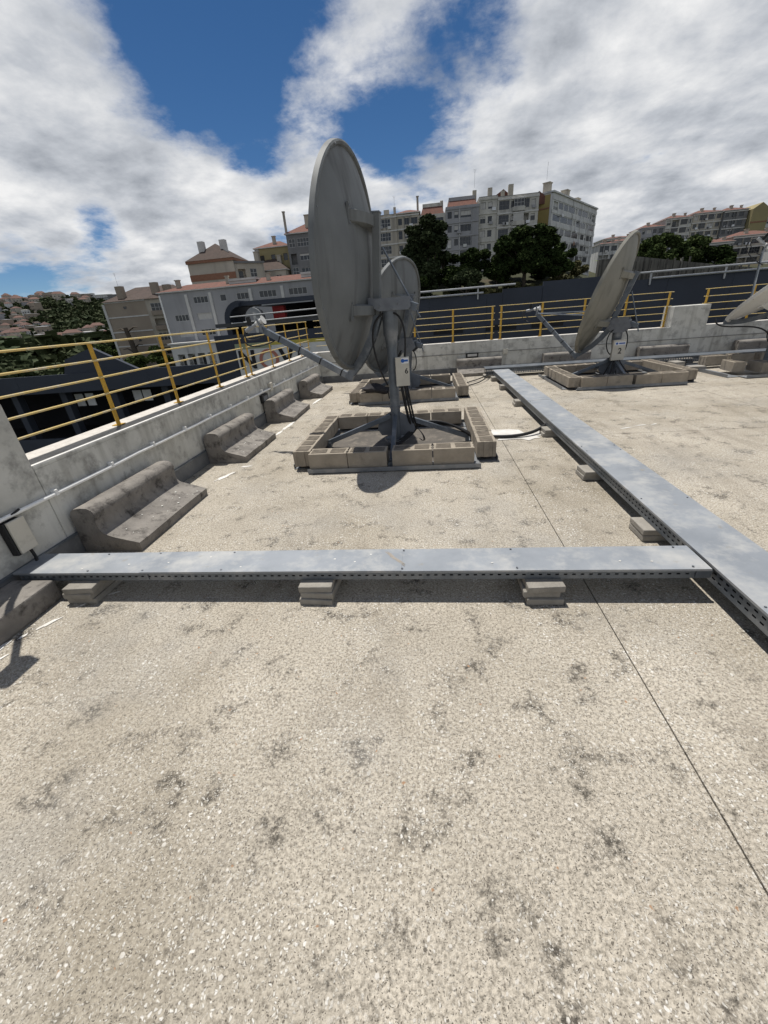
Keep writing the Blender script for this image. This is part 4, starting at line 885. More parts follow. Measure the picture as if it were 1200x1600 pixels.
MB(Tw).box(-0.25, -0.121, 0.0, 0.5, 0, Hw-0.3).build('corner_pier', 'b_white', wb)
for x, y, w, h in ((1.0, 1.5, 1.6, 2.3), (15, 2, 2.2, 2.6), (24, 2, 2.6, 1.8), (12, 5, 4, 1.8)): MB(Tw).box(x, x+w, y, y+1.6, Hw+0.3, Hw+h).box(x-.15, x+w+.15, y-.15, y+1.75, Hw+h, Hw+h+0.2).build('chimney', 'b_cream', wb)
for f in range(8):   # washing hung out on the slab block
    x = rr.uniform(2, Lw-4); zf = Hw-1.0-2.75*(rr.randint(1, 8)); cl = MB(Tw)
    for k in range(rr.randint(2, 4)): cl.box(x+0.7*k, x+0.7*k+0.5, -0.55, -0.53, zf-0.3-rr.uniform(.3, .8), zf-0.1)
    cl.build('hung_washing', rr.choice(('signwhite', 'b_dark', 'stickerwhite', 'b_brown')), wb)
antenna(wb, Tw, 1.5, 2.5, Hw+3, 3.5)
hr = thing('roof_gable', 'red tiled gable roof beside the mustard end wall', 'roof', (23.8, 127, 23.2)); MB().prism([(0, 0, 0), (8.5, 0, 0), (5.0, 0, 2.7)], (0, 0, 0), (0, 8, 0)).build('gable', 'tile', hr)

# ------------------------------------------------------------------ left: beige gable block, long grey block, arcade and the blocks behind
bb = thing('apartment_building', 'beige apartment block with plain banded end wall and dark tiled roof', 'apartment building', (-72.2, 95, -9))
W = 9.9; H = 17.4
MB().box(0, W, 0, 14, 0, H).build('wall', 'b_beige', bb)
for k in range(5): MB().box(-0.05, W, -0.10, -0.003, H-0.25-3.05*k, H-0.0-3.05*k).build('floor_band', 'band', bb)
MB().box(-0.55, -0.003, -0.2, 1.0, 0, H-0.4).build('corner_strip', 'band', bb)
for x, z in ((4.4, H-1.6), (5.6, H-8.4)): o = link('window', frame_mesh(0.7, 0.5, 1, 1, 'framedark'), bb); o.location = (x, -0.06, z); link('pane', pane_mesh(0.7, 0.5, 'pane'), o)
Tb = Matrix.Translation((W, 0, 0)) @ Matrix.Rotation(R(28), 4, 'Z'); rr = random.Random(21)
front(bb, Tb, 8.0, 0, H, grid_ops(8, 0, H-0.3, 3.05, [(0.9, 2.4, 'llv'), (5.0, 2.4, 'lvw')], rr), 'b_cream', rndw=rr)
MB(Tb).box(0.02, 8, 1.2, 11, 0.01, H-0.02).build('rear_wing', 'b_cream', bb); MB(Tb).box(3.6, 4.5, -0.25, -0.003, 0, H).build('pilaster', 'band', bb)
for k in range(5): MB(Tb).box(0.7, 3.5, -0.5, -0.004, H-3.3-3.05*k, H-2.4-3.05*k).box(4.8, 7.6, -0.5, -0.004, H-3.3-3.05*k, H-2.4-3.05*k).build('balcony', 'b_beige', bb)
rf = MB().add([(-.4, -.4, H+.02), (W+.4, -.4, H+.02), (W+8, 4, H+.02), (W+6, 14, H+.02), (-.4, 14.4, H+.02), (4, 7, H+3), (13, 8, H+3)], [(0, 1, 6, 5), (1, 2, 6), (2, 3, 6), (3, 4, 5, 6), (4, 0, 5), (0, 4, 3, 2, 1)]).build('roof', 'tiledark', bb)
for x, y, h in ((3.0, 1.0, 3.0), (10.5, 2.5, 3.3), (12.5, 4.0, 2.8)): MB().box(x, x+1.5, y, y+1.2, H, H+h).build('chimney', 'b_beige', rf)
antenna(bb, Matrix.Identity(4), 3.6, 1.6, H+3, 2.6)
o = thing('tree_stump', 'bare dark tree trunk standing before the beige end wall', 'tree', (-66.3, 92.5, -8)); m = MB().tube([(0, 0, 0), (-0.3, 0, 6), (-0.9, 0, 11)], [0.8, 0.6, 0.45], 8)
for s, z in ((-1, 10.6), (1, 10.8), (-1, 6.5), (1, 7.2)): m.tube([(-0.6, 0, z-0.6), (-0.6+s*1.5, 0.2, z+0.2), (-0.6+s*2.6, 0.1, z+0.1)], [0.25, 0.15, 0.06], 6)
m.build('trunk', 'bark', o, smooth=60)

gl = thing('apartment_building', 'long grey building with white pilasters and a red tiled roof', 'apartment building', (-52.5, 85, -9.4)); W = 34.0; H = 17.9; rr = random.Random(31)
ops = []
for x, ks in ((2.2, 'wws'), (7.0, 'wsw'), (12.6, 'w..'), (16.0, 'wsw'), (20.6, 'www'), (26.5, 'www')):
    for f, k in enumerate(ks):
        if k == '.': continue
        w = (2.9, 3.0, 1.2, 3.2, 3.4, 3.6)[(2.2, 7.0, 12.6, 16.0, 20.6, 26.5).index(x)]
        if f == 0 and x < 3: continue
        if f > 0 and x > 15: continue
        ops.append((x, H-2.4-2.9*f, w, 1.15, 'v' if k == 'w' else 's'))
front(gl, Matrix.Identity(4), W, 0, H, ops, 'b_grey', rndw=rr); shell(gl, Matrix.Identity(4), W, 12, 0, H, 'b_grey')
for x in (5.4, 10.4, 18.6, 25.0, 31.5): MB().box(x, x+0.55, -0.22, -0.003, 0.5, H-0.7).build('pilaster', 'band', gl)
MB().box(0.0, 0.3, -0.12, -0.004, 0.5, H-0.5).build('drain_pipe', 'pvc', gl)
hip_roof(gl, Matrix.Identity(4), W, 9, H, 1.3, chim=[(3.0, 2, .8, 1.9), (13.5, 2, .6, 1.8), (22, 1.5, .7, 1.6)])
for x, w, y in ((14.5, 5.5, 1.0), (29.0, 4.8, 1.0)):
    MB().box(x, x+w, y, y+3.0, H+0.9, H+1.25).box(x, x+w, y+0.2, y+0.3, H+0.3, H+0.9).build('skylight_box', 'band', gl)
ar = thing('arcade', 'low white arcade with five openings below the long grey building', 'building', (-50.0, 80, -9.2))
ops = [(1.0+2.1*k, 3.9, 1.5, 2.6, 'l') for k in range(5)]
front(ar, Matrix.Identity(4), 11.8, 0, 8.3, ops, 'b_white', rndw=rr); shell(ar, Matrix.Identity(4), 11.8, 4.5, 0, 8.3, 'b_white'); MB().box(-.3, 12.1, -.4, 4.6, 8.3, 8.6).build('roof', 'band', ar)

b3 = thing('apartment_building', 'beige block with a brown stripe and a pyramid roof behind the grey building', 'apartment building', (-55.5, 105, -4)); W = 11.3; H = 19.3; rr = random.Random(41)
MB().box(0, W, 0, 10, 0, H).build('wall', 'b_cream', b3); MB().box(-.05, W+.05, -.08, -.003, H-3.6, H-2.3).build('stripe', 'b_brown', b3); MB().box(-.25, W+.25, -.3, 10.2, H-0.05, H+0.5).build('cornice', 'b_brown', b3)
r = MB().add([(-.3, -.4, H+.51), (W+.3, -.4, H+.51), (W+.3, 10.3, H+.51), (-.3, 10.3, H+.51), (W*.5, 5, H+4.3)], [(0, 1, 4), (1, 2, 4), (2, 3, 4), (3, 0, 4), (0, 3, 2, 1)]).build('roof', 'tiledark', b3)
for x, y in ((2.3, 2.5), (7.6, 2.8)): MB().box(x, x+1.4, y, y+1.2, H+.5, H+4.6).build('chimney', 'band', r)
for x in (3.2, 8.4): o = link('window', frame_mesh(1.2, 1.0, 2, 1, 'frame'), b3); o.location = (x, -.06, H-6.2); link('pane', pane_mesh(1.2, 1.0, 'pane'), o)
Tb = Matrix.Translation((W, 0.5, 0)) @ Matrix.Rotation(R(40), 4, 'Z')
front(b3, Tb, 7, 0, H-0.6, grid_ops(7, 0, H-1.2, 3.0, [(0.5, 1.8, 'lw'), (3.4, 1.6, 'lv')], rr), 'b_cream', rndw=rr); MB(Tb).box(0, 7, 1.2, 8, 0, H-.62).box(-.2, 7.2, -.3, 8, H-.6, H-.2).build('rear_wing', 'b_dark', b3)
b4 = thing('apartment_building', 'dark tiled lower block right of the brown striped one', 'apartment building', (-43.2, 112, -4)); W = 9.0; H = 17.3
front(b4, Matrix.Identity(4), W, 0, H, grid_ops(W, 0, H-.4, 3.0, [(.8, 1.2, 'w'), (3.4, 1.4, 'wl'), (6.4, 1.4, 'wl')], rr), 'b_cream', rndw=rr); shell(b4, Matrix.Identity(4), W, 9, 0, H, 'b_cream'); hip_roof(b4, Matrix.Identity(4), W, 9, H, 3.0, m='tiledark', chim=[(1.0, 1.5, 1.2, 4.2), (6.3, 3, 1.0, 3.2)])
b5 = thing('apartment_building', 'yellow and grey block with three columns of windows left of the large dish', 'apartment building', (-42.6, 116, -4)); W = 9.0; H = 22.6
front(b5, Matrix.Identity(4), W, 0, H, grid_ops(W, 0, H-.9, 3.1, [(1.1, 1.1, 'd'), (4.0, 1.1, 'd'), (7.2, 1.1, 'd')], rr, wh=1.5, sill=.9), 'b_yellow', rndw=rr); shell(b5, Matrix.Identity(4), W, 10, 0, H, 'b_yellow'); MB().box(-0.05, 1.0, -.10, -.003, 0, H).build('corner_panel', 'b_grey', b5)
hip_roof(b5, Matrix.Identity(4), W, 10, H, 1.8, chim=[(4.3, 2, .8, 2.4)])
b6 = thing('apartment_building', 'dark grey block with white framed verandas beside the large dish', 'apartment building', (-33.4, 114, -4)); W = 11.0; H = 24.6
front(b6, Matrix.Identity(4), W, 0, H, grid_ops(W, 0, H-.6, 3.0, [(.5, 1.5, 'lv'), (2.6, 3.0, 'vvw'), (6.4, 3.0, 'vlw')], rr), 'b_dark', rndw=rr); shell(b6, Matrix.Identity(4), W, 10, 0, H, 'b_dark'); hip_roof(b6, Matrix.Identity(4), W, 10, H, 2.6, chim=[(-0.2, .5, .5, 4.4), (4.6, 2, 3.0, 3.6)])

# ------------------------------------------------------------------ right: terraces of flats with red roofs on the hillside
RG = 'red roofed flats on the right hillside'
def hill_flats(label, x0, x1, y, z1, z0, m, seed, h=2.2, band=True):
    W = x1-x0; cols = None; rr = random.Random(seed); h *= .65
    block_of_flats('apartment_building', label, x0, x1-0.05, y, z1, z0, m, cols, pitch=2.55, seed=seed, D=10, roof=('hip', h), chims=[(W*.3, 1.6, .9, h*.7+.5), (W*.75, 1.8, .7, h*.7+.3)], group=RG, bandm=rr.choice(('band', m)))
hill_flats('pale low flats with red roof at the left end of the right hillside terrace', 69, 81.5, 192, 21.0, 6, 'b_pale', 51, 1.5)
hill_flats('grey flats with red roof, second along the upper right terrace', 81.6, 89.8, 190, 23.2, 6, 'b_grey', 52)
hill_flats('grey flats with red roof, third along the upper right terrace', 89.9, 99.0, 190, 25.3, 6, 'b_pale', 53)
hill_flats('weathered flats with red roof, fourth along the upper right terrace', 99.1, 109, 190, 26.0, 6, 'b_cream', 54)
hill_flats('dark flats with red roof, fifth along the upper right terrace', 109.1, 117, 189, 25.8, 6, 'b_dark', 55)
yb = thing('apartment_building', 'yellow gabled end house closing the upper right terrace', 'apartment building', (117.3, 187, 6), group=RG); MB().prism([(0, 0, 0), (5.5, 0, 0), (5.5, 0, 19), (2.6, 0, 21), (0, 0, 19.3)], (0, 0, 0), (0, 9, 0)).build('wall', 'b_yellow', yb)
for k in range(5): MB().box(-.05, 5.55, -.12, -.003, 3+3*k, 3.4+3*k).build('floor_band', 'b_brown', yb)
hill_flats('white flats seen behind the yellow gabled house at the right edge', 123, 138, 189, 25.2, 6, 'b_white', 57)
hill_flats('grey flats with red roof left in the lower right terrace', 82.5, 91.2, 150, 13.2, -2, 'b_grey', 58, 1.9)
hill_flats('olive flats with red roof right in the lower right terrace', 91.3, 104, 151, 14.4, -2, 'b_cream', 59, 2.2)
hill_flats('white flats at the right edge behind the tilted dish feed', 98.5, 112, 138, 11.5, -4, 'b_white', 60, 2.4)
hill_flats('small white house beside the tall slab block', 56.5, 62.5, 160, 16.5, 4, 'b_white', 61, 1.2)
hill_flats('small house with red roof between the slab block and the tilted dish', 63.5, 71, 168, 17.6, 4, 'b_cream', 62, 1.6)
rw = thing('retaining_wall', 'dark streaked concrete retaining wall on the right slope', 'wall', (34, 112, -3)); 
MB().prism([(6, 0, 0), (44, 0, 0), (44, 0, 7.0), (28, 0, 9.6), (14, 0, 12.0), (6, 0, 12.0)], (0, 0, 0), (0, 1.0, 0)).build('wall', 'retwall', rw)
for k in range(24): MB().box(6.3+1.6*k, 6.6+1.6*k, -.22, -.004, 0, 6.9 if k > 20 else (9.0 if k > 12 else 11.0)).build('rib', 'retwall', rw)
tag(MB().add([(40, 112.9, 8.85), (46, 112.9, 8.9), (50, 126, 9.9), (43, 126, 9.8)], [(0, 1, 2, 3)]).build('grass_bank', 'grass'), kind='structure')

# ------------------------------------------------------------------ dark warehouse next door
wh = thing('warehouse', 'dark blue-grey clad warehouse beyond both parapets with open parking deck', 'warehouse', (0, 24, -9))
def wbox(name, m, *a): o = MB().box(*a).build(name, m, wh); o.location = (0, -24, 9); return o
def panels(x0, x1, y, z0, z1, step=3.0, t=0.12):
    x = x0
    while x < x1-0.01:
        e = min(x+step, x1); wbox('cladding_panel', 'darkclad', x+0.006, e-0.006, y, y+t, z0, z1); x = e
panels(-5.8, 4.0, 24, -9, 2.12); panels(4.0, 6.0, 24.02, -9, 2.28, 2.0); panels(6.0, 9.0, 24, -9, 2.46); panels(9.0, 34, 24, -9, 2.16)
wbox('roof', 'darkroof', -12, 34, 24.13, 46, 1.55, 1.75); wbox('rear_wall', 'darkclad', -12, 34, 46, 46.2, -9, 2.0)
panels(-12.2, -5.8, 24, -9, 1.15)
# open deck on the left
panels(-44, -12.2, 24, -1.40, -0.32)
for (a, b, c) in (((-22.6, -0.32), (-20.2, 1.05), (-17.6, -0.32)),):
    o = MB().prism([(a[0], 24.14, a[1]), (-22.2, 24.14, 0.5), (b[0], 24.14, b[1]), (c[0], 24.14, c[1])], (0, 0, 0), (0, 0.25, 0)).build('gable_parapet', 'darkclad', wh); o.location = (0, -24, 9)
wbox('gable_trim', 'railsteel', -20.2, -20.1, 24.1, 24.13, 1.02, 1.1)
wbox('deck_roof', 'darkroof', -44, -12.2, 24.13, 31, -1.15, -1.0); wbox('deck_floor', 'deckdark', -44, -12.2, 24.2, 31, -5.2, -5.0); wbox('deck_back', 'deckdark', -44, -12.2, 30.8, 31, -5, -1.0)
panels(-44, -12.2, 23.9, -6.2, -4.3)
for k in range(9): wbox('column', 'darkclad', -42+3.6*k, -41.55+3.6*k, 24.6, 25.1, -5, -1.0)
for x, z0, z1 in ((-23.9, -2.55, -1.75), (-23.1, -2.55, -1.75), (-19.6, -2.45, -1.75), (-18.9, -2.45, -1.75)):
    wbox('hanging_board', 'stickerwhite', x, x+0.6, 25.6, 25.64, z0, z1)
# roof details: arch, duct, canopy, red cabinet, rails
def arc(name, m, cx, r, w, y0, y1, z, a0, a1, t):
    vs = []; n = 10
    for i in range(n+1):
        a = a0+(a1-a0)*i/n
        for rr_ in (r, r-t):
            for y in (y0, y1): vs.append((cx+rr_*math.cos(a), y, z+rr_*math.sin(a)))
    fs = [(0, 1, 3, 2), (4*n, 4*n+2, 4*n+3, 4*n+1)]
    for i in range(n):
        k = 4*i; q = k+4; fs += [(k, k+1, q+1, q), (k+2, q+2, q+3, k+3), (k, q, q+2, k+2), (k+1, k+3, q+3, q+1)]
    o = MB().add(vs, fs).build(name, m, wh, smooth=40); o.location = (0, -24, 9)
arc('arched_hood', 'darkclad', -10.45, 1.0, 0, 24.3, 26.5, 1.85, math.pi, math.pi/2, 0.30); wbox('hood_leg', 'darkclad', -11.45, -11.15, 24.3, 26.5, 0.6, 1.85)
wbox('canopy', 'darkclad', -10.5, -5.0, 24.6, 32, 2.58, 2.80); wbox('canopy_back', 'deckdark', -11.2, -5.0, 31.9, 32, 0.5, 2.58); wbox('canopy_light_strip', 'greysheet', -9.2, -6.2, 24.52, 24.58, 2.50, 2.56)
arc('air_duct', 'greysheet', -9.75, 0.55, 0, 24.25, 24.8, 1.9, math.pi/2, 0, 0.22); wbox('duct_leg', 'greysheet', -9.42, -9.2, 24.25, 24.8, 1.1, 1.9)
wbox('red_cabinet', 'redbox', -8.85, -8.15, 25.2, 25.6, 1.6, 2.45)
for z in (2.05, 1.72):
    for a, b in ((-11.0, -4.2),): o = MB().tube([(a, 24.1, z), (b, 24.1, z+0.1)], 0.035, 8).build('guard_rail', 'railsteel', wh, smooth=40); o.location = (0, -24, 9)
for a, b, y in ((-5.6, 4.6, 23.9), (9.6, 30, 23.9)):
    for z, e in ((2.45, 0.0), (2.18, 1.6)):
        o = MB().tube([(a+e, y, z), (b-e, y, z)], 0.045, 8).build('guard_rail', 'railsteel', wh, smooth=40); o.location = (0, -24, 9)
    x = a+1.5
    while x < b: wbox('rail_post', 'railsteel', x, x+0.06, y+0.02, y+0.08, 1.9, 2.45); x += 3.4
for x in (-3, 0.4, 3.2, 5.6, 9.2): wbox('vent_slot', 'deckdark', x, x+1.6, 23.97, 23.999, 0.35, 0.62)
# the billboard seen through the left railing
sg = thing('billboard', 'large white sign reading NOVA on the warehouse wall behind the left railing', 'sign', (-8.6, 23.85, -0.15))
MB().box(-2.35, 3.2, -0.06, 0.10, -1.6, 0.79).build('board', 'signwhite', sg); MB().box(-2.36, -0.2, -0.075, -0.061, 0.50, 0.80).build('green_panel', 'signgreen', sg); MB().box(-0.19, 3.21, -0.075, -0.061, 0.62, 0.80).build('yellow_panel', 'signyellow', sg)
for b, x in (('N', -1.75), ('V', 0.62), ('A', 1.55)): text('letter', b, 1.35, 'signblack', sg, (x, -0.09, -0.12), (R(90), 0, 0), 0.015, 0.045)
ring = MB()
vs = []; n = 40
for k in range(n):
    a = 6.283*k/n
    for r_ in (0.55, 0.39):
        for y in (-0.11, -0.07): vs.append((-0.45+r_*1.05*math.cos(a), y, -0.12+r_*math.sin(a)))
ring.add(vs, [f for k in range(n) for q in [4*((k+1) % n)] for f in ((4*k, 4*k+1, q+1, q), (4*k+2, q+2, q+3, 4*k+3), (4*k, q, q+2, 4*k+2), (4*k+1, 4*k+3, q+3, q+1))]); ring.build('letter', 'signred', sg)
text('letter', 'OPORT', 0.72, 'signblack', sg, (-0.45, -0.09, -1.12), (R(90), 0, 0), 0.015, 0.02, 1.05)

# ------------------------------------------------------------------ trees
def leaves(rr, clumps, n, size, flat=0.7):
    vs = []; fs = []
    wsum = [c[3]**2 for c in clumps]
    for c, w in zip(clumps, wsum):
        m = max(4, int(n*w/sum(wsum)))
        for _ in range(m):
            a = rr.uniform(0, 6.283); z = rr.uniform(-1, 1); q = math.sqrt(1-z*z); r = c[3]*(rr.random()**0.45)
            p = Vector((c[0]+r*q*math.cos(a), c[1]+r*q*math.sin(a), c[2]+r*z*flat))
            nrm = Vector((rr.gauss(0, 1), rr.gauss(0, 1), rr.gauss(0.4, 1))).normalized(); x, y, _z = rotmat(nrm); s = size*rr.uniform(.6, 1.3); k = len(vs)
            vs += [p-x*s*.5-y*s*.25, p+x*s*.5-y*s*.3, p+x*s*.35+y*s*.35, p-x*s*.4+y*s*.3]; fs.append((k, k+1, k+2, k+3))
    return vs, fs
def tree(name, label, x, y, h, clumps, n, size, leafm, seed, trunk_r=0.35, cat='tree', group=None, fork=4, z=None):
    rr = random.Random(seed); z0 = terr(x, y)-0.3 if z is None else z; t = thing(name, label, cat, (x, y, z0), group=group)
    vs, fs = leaves(rr, clumps, n, size); 
    cr = MB().add(vs, fs); me = bpy.data.meshes.new('crown'); me.from_pydata(cr.v, [], cr.f); me.materials.append(MATS[leafm]); link('crown', me, t)
    tr = MB().tube([(0, 0, 0), (rr.uniform(-.2, .2), 0, h*0.3), (rr.uniform(-.4, .4), rr.uniform(-.3, .3), h*0.6)], [trunk_r, trunk_r*.75, trunk_r*.4], 8)
    for c in rr.sample(clumps, min(fork, len(clumps))): tr.tube([(0, 0, h*0.25), (c[0]*.5, c[1]*.5, (h*.25+c[2])*.5+.3), (c[0], c[1], c[2])], [trunk_r*.45, trunk_r*.3, trunk_r*.1], 6)
    tr.build('trunk', 'bark', t, smooth=60); return t
def cl(rr, n, cx, cz, rx, rz, r0, r1, ry=None, shell_=0.8):
    out = []
    for _ in range(n):
        a = rr.uniform(0, 6.283); z = rr.uniform(-1, 1); q = math.sqrt(1-z*z); s = rr.uniform(shell_*.6, 1)
        out.append((cx+rx*s*q*math.cos(a), (ry or rx)*s*q*math.sin(a), cz+rz*s*z, rr.uniform(r0, r1)))
    return out
rr = random.Random(77)
TG = 'trees on the slope below the apartment row'
e = cl(rr, 22, -0.3, 10.3, 3.5, 2.4, 0.9, 1.5)+cl(rr, 10, 2.4, 8.6, 2.3, 1.8, 0.8, 1.3)+cl(rr, 14, -0.6, 5.2, 2.4, 3.0, 1.0, 1.7)+cl(rr, 7, -2.4, 8.0, 1.5, 1.6, .8, 1.1)+cl(rr, 8, 0.3, 2.4, 2.0, 1.6, .8, 1.3)
tree('eucalyptus_tree', 'tall ragged dark eucalyptus in front of the cream flats', 0.4, 85, 15.5, e, 15000, 0.5, 'leaf_euc', 1, 0.45, group=TG)
p = cl(rr, 46, 0, 7.2, 4.7, 2.9, 0.9, 1.6)+cl(rr, 16, 0, 4.6, 4.4, 1.4, 0.9, 1.5)+cl(rr, 12, 3.8, 4.6, 2.4, 1.5, .8, 1.3)+cl(rr, 10, -3.6, 4.6, 2.2, 1.5, .8, 1.3)
tree('stone_pine', 'broad round-crowned dark pine in front of the white slab block', 17.8, 85, 11.0, p, 30000, 0.46, 'leaf_dark', 2, 0.4, group=TG, fork=8)
p = cl(rr, 10, 0, 4.0, 2.0, 1.7, .8, 1.3); tree('pine_tree', 'smaller dark pine at the right side of the round-crowned pine', 23.2, 84, 6.5, p, 6000, 0.45, 'leaf_dark', 3, 0.25, group=TG)
p = cl(rr, 14, 0, 4.2, 2.7, 2.5, .8, 1.4); tree('olive_tree', 'grey-green bushy tree left of the pine at the slope foot', 7.2, 82, 7.0, p, 7000, 0.46, 'leaf_euc', 4, 0.28, group=TG)
p = cl(rr, 12, 0, 4.4, 2.8, 2.0, .9, 1.5); tree('evergreen_tree', 'dark evergreen between the eucalyptus and the pine', 10.2, 90, 8.0, p, 7500, 0.48, 'leaf_dark', 5, 0.3, group=TG)
p = cl(rr, 10, 0, 3.0, 2.6, 2.0, .8, 1.3); tree('evergreen_tree', 'low dark evergreen at the foot of the eucalyptus', -2.2, 83, 5.0, p, 6500, 0.46, 'leaf_dark', 6, 0.3, group=TG)
p = cl(rr, 12, 0, 3.6, 2.6, 1.8, .8, 1.3); tree('evergreen_tree', 'dark evergreen tucked under the left of the round pine', 13.2, 86, 6.0, p, 6500, 0.46, 'leaf_dark', 7, 0.3, group=TG)
for i, (x, y, h, r, z, w) in enumerate([(-5.5, 92, 6, 3.0, 3.5, 'at the far left end of the slope'), (3.6, 93, 6.5, 3.0, 5.0, 'right behind the eucalyptus'), (6.6, 88, 5, 2.6, 3.4, 'behind the grey-green bushy tree'), (15.5, 92, 6, 3.0, 5.5, 'behind the round pine, left'), (21.0, 91, 6, 3.2, 5.5, 'behind the round pine, right'), (26.5, 96, 5, 2.6, 6.0, 'at the foot of the white slab block')]):
    p = cl(rr, 12, 0, h*.5, r, h*.38, .9, 1.5); tree('evergreen_tree', f'dark evergreen filling the slope {w}', x, y, h, p, 5200, 0.46, 'leaf_dark', 120+i, 0.25, group=TG)
SH = 'scrub bushes on the dry slope'
for i, (x, y, r) in enumerate([(4.0, 84, 1.6), (10.5, 84, 1.8), (12.8, 83, 1.5), (15.2, 84, 1.9), (17.6, 83, 1.5), (20.2, 83, 1.7), (22.8, 85, 1.6), (25.5, 88, 1.8), (28, 91, 1.6), (1.5, 83, 1.5), (-1.5, 84, 1.6), (31, 96, 1.8), (8.5, 84, 1.4)]):
    p = cl(rr, 6, 0, r*0.6, r*.9, r*.6, .5, .9); tree('bush', f'olive scrub bush, {["first","second","third","fourth","fifth","sixth","seventh","eighth","ninth","tenth","eleventh","twelfth","thirteenth"][sorted(range(13), key=lambda q: [4.0,10.5,12.8,15.2,17.6,20.2,22.8,25.5,28,1.5,-1.5,31,8.5][q]).index(i)]} from the left on the slope', x, y, r*1.2, p, 1800, 0.32, 'leaf_bush', 30+i, 0.07, 'bush', SH, 3)
RT = 'trees above the retaining wall'
for i, (x, y, r, h, zb, w) in enumerate([(58.5, 130, 3.6, 8.5, 6, 'leftmost'), (63.5, 132, 4.4, 10.5, 5, 'second from the left'), (69.0, 131, 4.8, 11.5, 4, 'third from the left'), (74.6, 128, 4.4, 10.6, 1.5, 'fourth from the left, darkest'), (72.5, 122, 3.6, 7.6, 0, 'lowest, in front')]):
    p = cl(rr, 24, 0, h*0.55, r, h*0.40, 1.1, 1.8); tree('broadleaf_tree', f'green leafy tree above the retaining wall, {w}', x, y, h, p, 9000, 0.6, 'leaf_mid' if i < 3 else 'leaf_dark', 60+i, 0.3, group=RT, z=zb)
for i, (x, y, h, zb, w) in enumerate([(90.5, 140, 4.0, 1.5, 'left'), (94.5, 139, 3.6, 1.2, 'middle'), (99.0, 134, 5.5, 0.5, 'right')]):
    p = cl(rr, 8, 0, h*.55, 2.2, h*.4, .8, 1.3); tree('shrub', f'green shrub below the lower right terrace, {w}', x, y, h, p, 1500, 0.42, 'leaf_mid', 70+i, 0.15, 'shrub', z=zb)
for i, (x, y, r, h, w) in enumerate([(-76, 90, 3.0, 5.0, 'left of'), (-64, 88, 2.2, 4.5, 'below'), (-58, 87, 2.2, 5.0, 'right of'), (-80, 99, 3.0, 6.5, 'far left of')]):
    p = cl(rr, 10, 0, h*.6, r, h*.4, .9, 1.4); tree('shrub', f'dark shrub {w} the beige block end wall', x, y, h, p, 2400, 0.4, 'leaf_mid', 80+i, 0.15, 'shrub', z=-6.5)

# ------------------------------------------------------------------ far left hillside: houses and wood
HG = 'houses on the far left hillside'
hm = {}
def house_meshes(k):
    if k not in hm:
        w, d, h, rh, wm, rm = [(11, 9, 6, 2.6, 'b_white', 'tilefar'), (14, 10, 8, 3.0, 'b_cream', 'tilefar'), (9, 8, 5, 0.4, 'b_white', 'band'), (16, 9, 6, 2.2, 'b_grey', 'tiledark'), (13, 10, 9, 0.5, 'b_beige', 'b_grey')][k]
        a = MB().box(-w/2, w/2, -d/2, d/2, -5, h).mesh('wall', wm)
        b = MB().add([(-w/2-.4, -d/2-.4, h), (w/2+.4, -d/2-.4, h), (w/2+.4, d/2+.4, h), (-w/2-.4, d/2+.4, h), (-w/4, 0, h+rh), (w/4, 0, h+rh)], [(0, 1, 5, 4), (1, 2, 5), (2, 3, 4, 5), (3, 0, 4), (0, 3, 2, 1)]).mesh('roof', rm)
        ws = [(MB().box(x-.6, x+.6, -d/2-.08, -d/2-.01, z, z+1.4).mesh('window', 'pane')) for z in ([1.5, 4.6] if h > 5.5 else [1.6]) for x in (-w*.3, 0, w*.3)]
        hm[k] = (a, b, ws)
    return hm[k]
HL = ['small white house with red roof on the far left hillside', 'cream house with red roof on the far left hillside', 'little white flat-roofed house on the far left hillside', 'long grey house with dark roof on the far left hillside', 'tall beige flat-roofed house on the far left hillside']
rr = random.Random(99); spots = []
for i in range(2500):
    y = rr.uniform(300, 700); t = rr.uniform(-1.16, -0.78); x = t*y
    if mnoise.noise(Vector((x*0.008, y*0.008, 5))) < (-0.25 if t < -0.93 else 0.25): continue
    if any((x-a)**2+(y-b)**2 < 12**2 for a, b in spots): continue
    spots.append((x, y))
    if len(spots) >= 190: break
for x, y in spots:
    k = rr.randint(0, 4); z = terr(x, y)
    t = thing('house', HL[k], 'house', (x, y, z), rr.uniform(-1.4, 1.4), HG); q = rr.uniform(.6, 1.15); t.scale = (q*rr.uniform(.8, 1.3), q, q*rr.uniform(.8, 1.3)); a, b, ws = house_meshes(k); link('wall', a, t); link('roof', b, t)
    for w in ws: link('window', w, t)
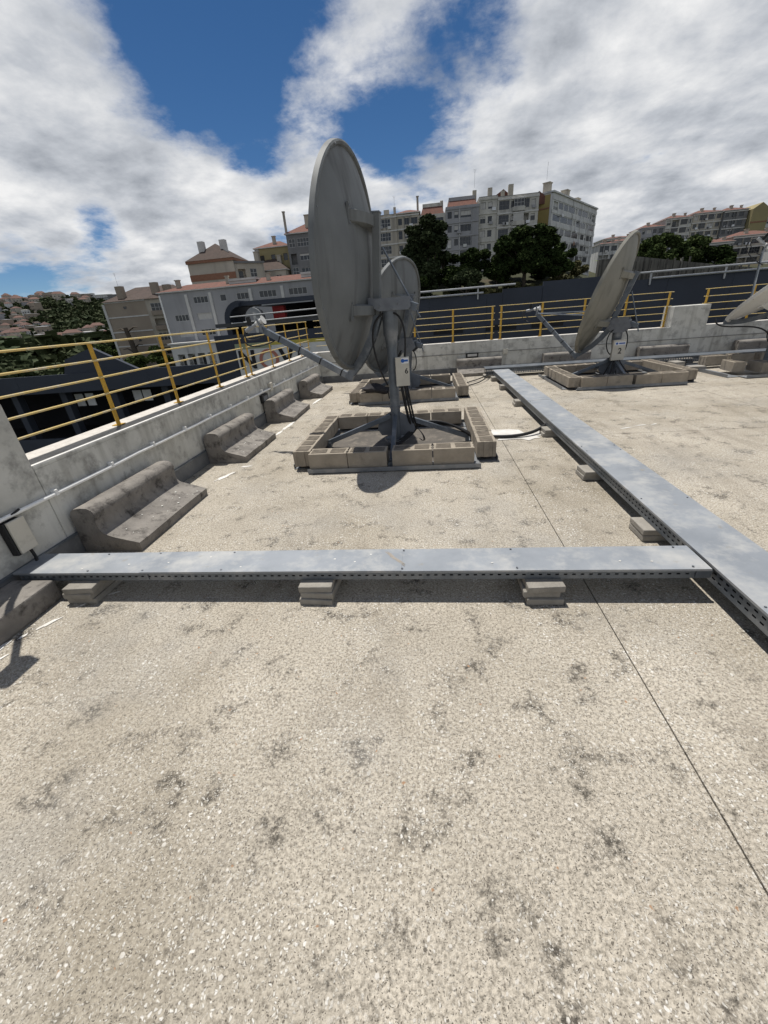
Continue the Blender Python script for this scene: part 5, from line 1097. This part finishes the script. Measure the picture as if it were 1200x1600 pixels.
# apartment slabs on the ridge
for i, (x, y, w, h) in enumerate([(-560, 700, 26, 12), (-530, 705, 24, 14), (-500, 690, 20, 18), (-545, 640, 20, 9)]):
    o = thing('apartment_building', f'pale block on the far left ridge, {["left of the pair","right of the pair","darkest one by the wood","lowest one"][i]}', 'apartment building', (x, y, terr(x, y)-3), 0.4); MB().box(-w/2, w/2, -5, 5, 0, h).build('wall', 'b_white' if i != 2 else 'b_dark', o); MB().box(-w/2-.4, w/2+.4, -5.4, 5.4, h, h+.6).build('roof', 'band', o)
    for k in range(3): MB().box(-w/2+.5, w/2-.5, -5.1, -5.01, 2.5+3*k, 3.9+3*k).build('window_strip', 'pane', o)
def hill_wood():
    rr = random.Random(123); vs = []; fs = []
    for i in range(4600):
        y = rr.uniform(250, 740) if i < 2900 else (rr.uniform(120, 330) if i < 3900 else rr.uniform(50, 130)); t = rr.uniform(-1.22, -0.62) if i < 3900 else rr.uniform(-1.35, -0.80); x = t*y
        if any((x-a)**2+(y-b)**2 < 7**2 for a, b in spots): continue
        if y > 300 and t < -0.9 and mnoise.noise(Vector((x*0.01, y*0.01, 8))) < -0.15 and rr.random() < .7: continue
        if y > 300 and t < -0.93 and rr.random() < .35: continue
        z = terr(x, y); h = rr.uniform(3.5, 9) if i < 3900 else rr.uniform(1.5, 4.0); r = h*rr.uniform(.4, .6)
        for _ in range(26):
            a = rr.uniform(0, 6.283); q = rr.random()**.5; p = Vector((x+r*q*math.cos(a), y+r*q*math.sin(a), z+h*(0.25+0.75*rr.random()*(1-.5*q))))
            xx, yy, _z = rotmat(Vector((rr.gauss(0, 1), rr.gauss(0, 1), rr.gauss(.5, 1)))); s = h*.26*rr.uniform(.6, 1.3); k = len(vs)
            vs += [p-xx*s-yy*s*.6, p+xx*s-yy*s*.7, p+xx*s*.7+yy*s*.8, p-xx*s*.8+yy*s*.6]; fs.append((k, k+1, k+2, k+3))
    me = bpy.data.meshes.new('wood'); me.from_pydata(vs, [], fs); me.materials.append(MATS['leaf_hill']); tag(link('wood', me), 'scattered trees and scrub covering the far left hillside', 'wood', kind='stuff')
hill_wood()

# loose slabs stacked beside the far tray at the right
for i, (x, y, rz, n, w) in enumerate([(5.62, 10.12, 0.05, 3, 'leftmost'), (6.75, 10.14, -0.04, 2, 'second from the left'), (7.6, 10.1, 0.08, 3, 'third from the left'), (5.75, 9.62, 1.5, 2, 'nearest, beside the right edge pad')]):
    stack(f'pale slabs stacked loosely in front of the far tray, {w}', x, y, rz, n, 0.05*n, 'slab stacks beside the right edge pad')
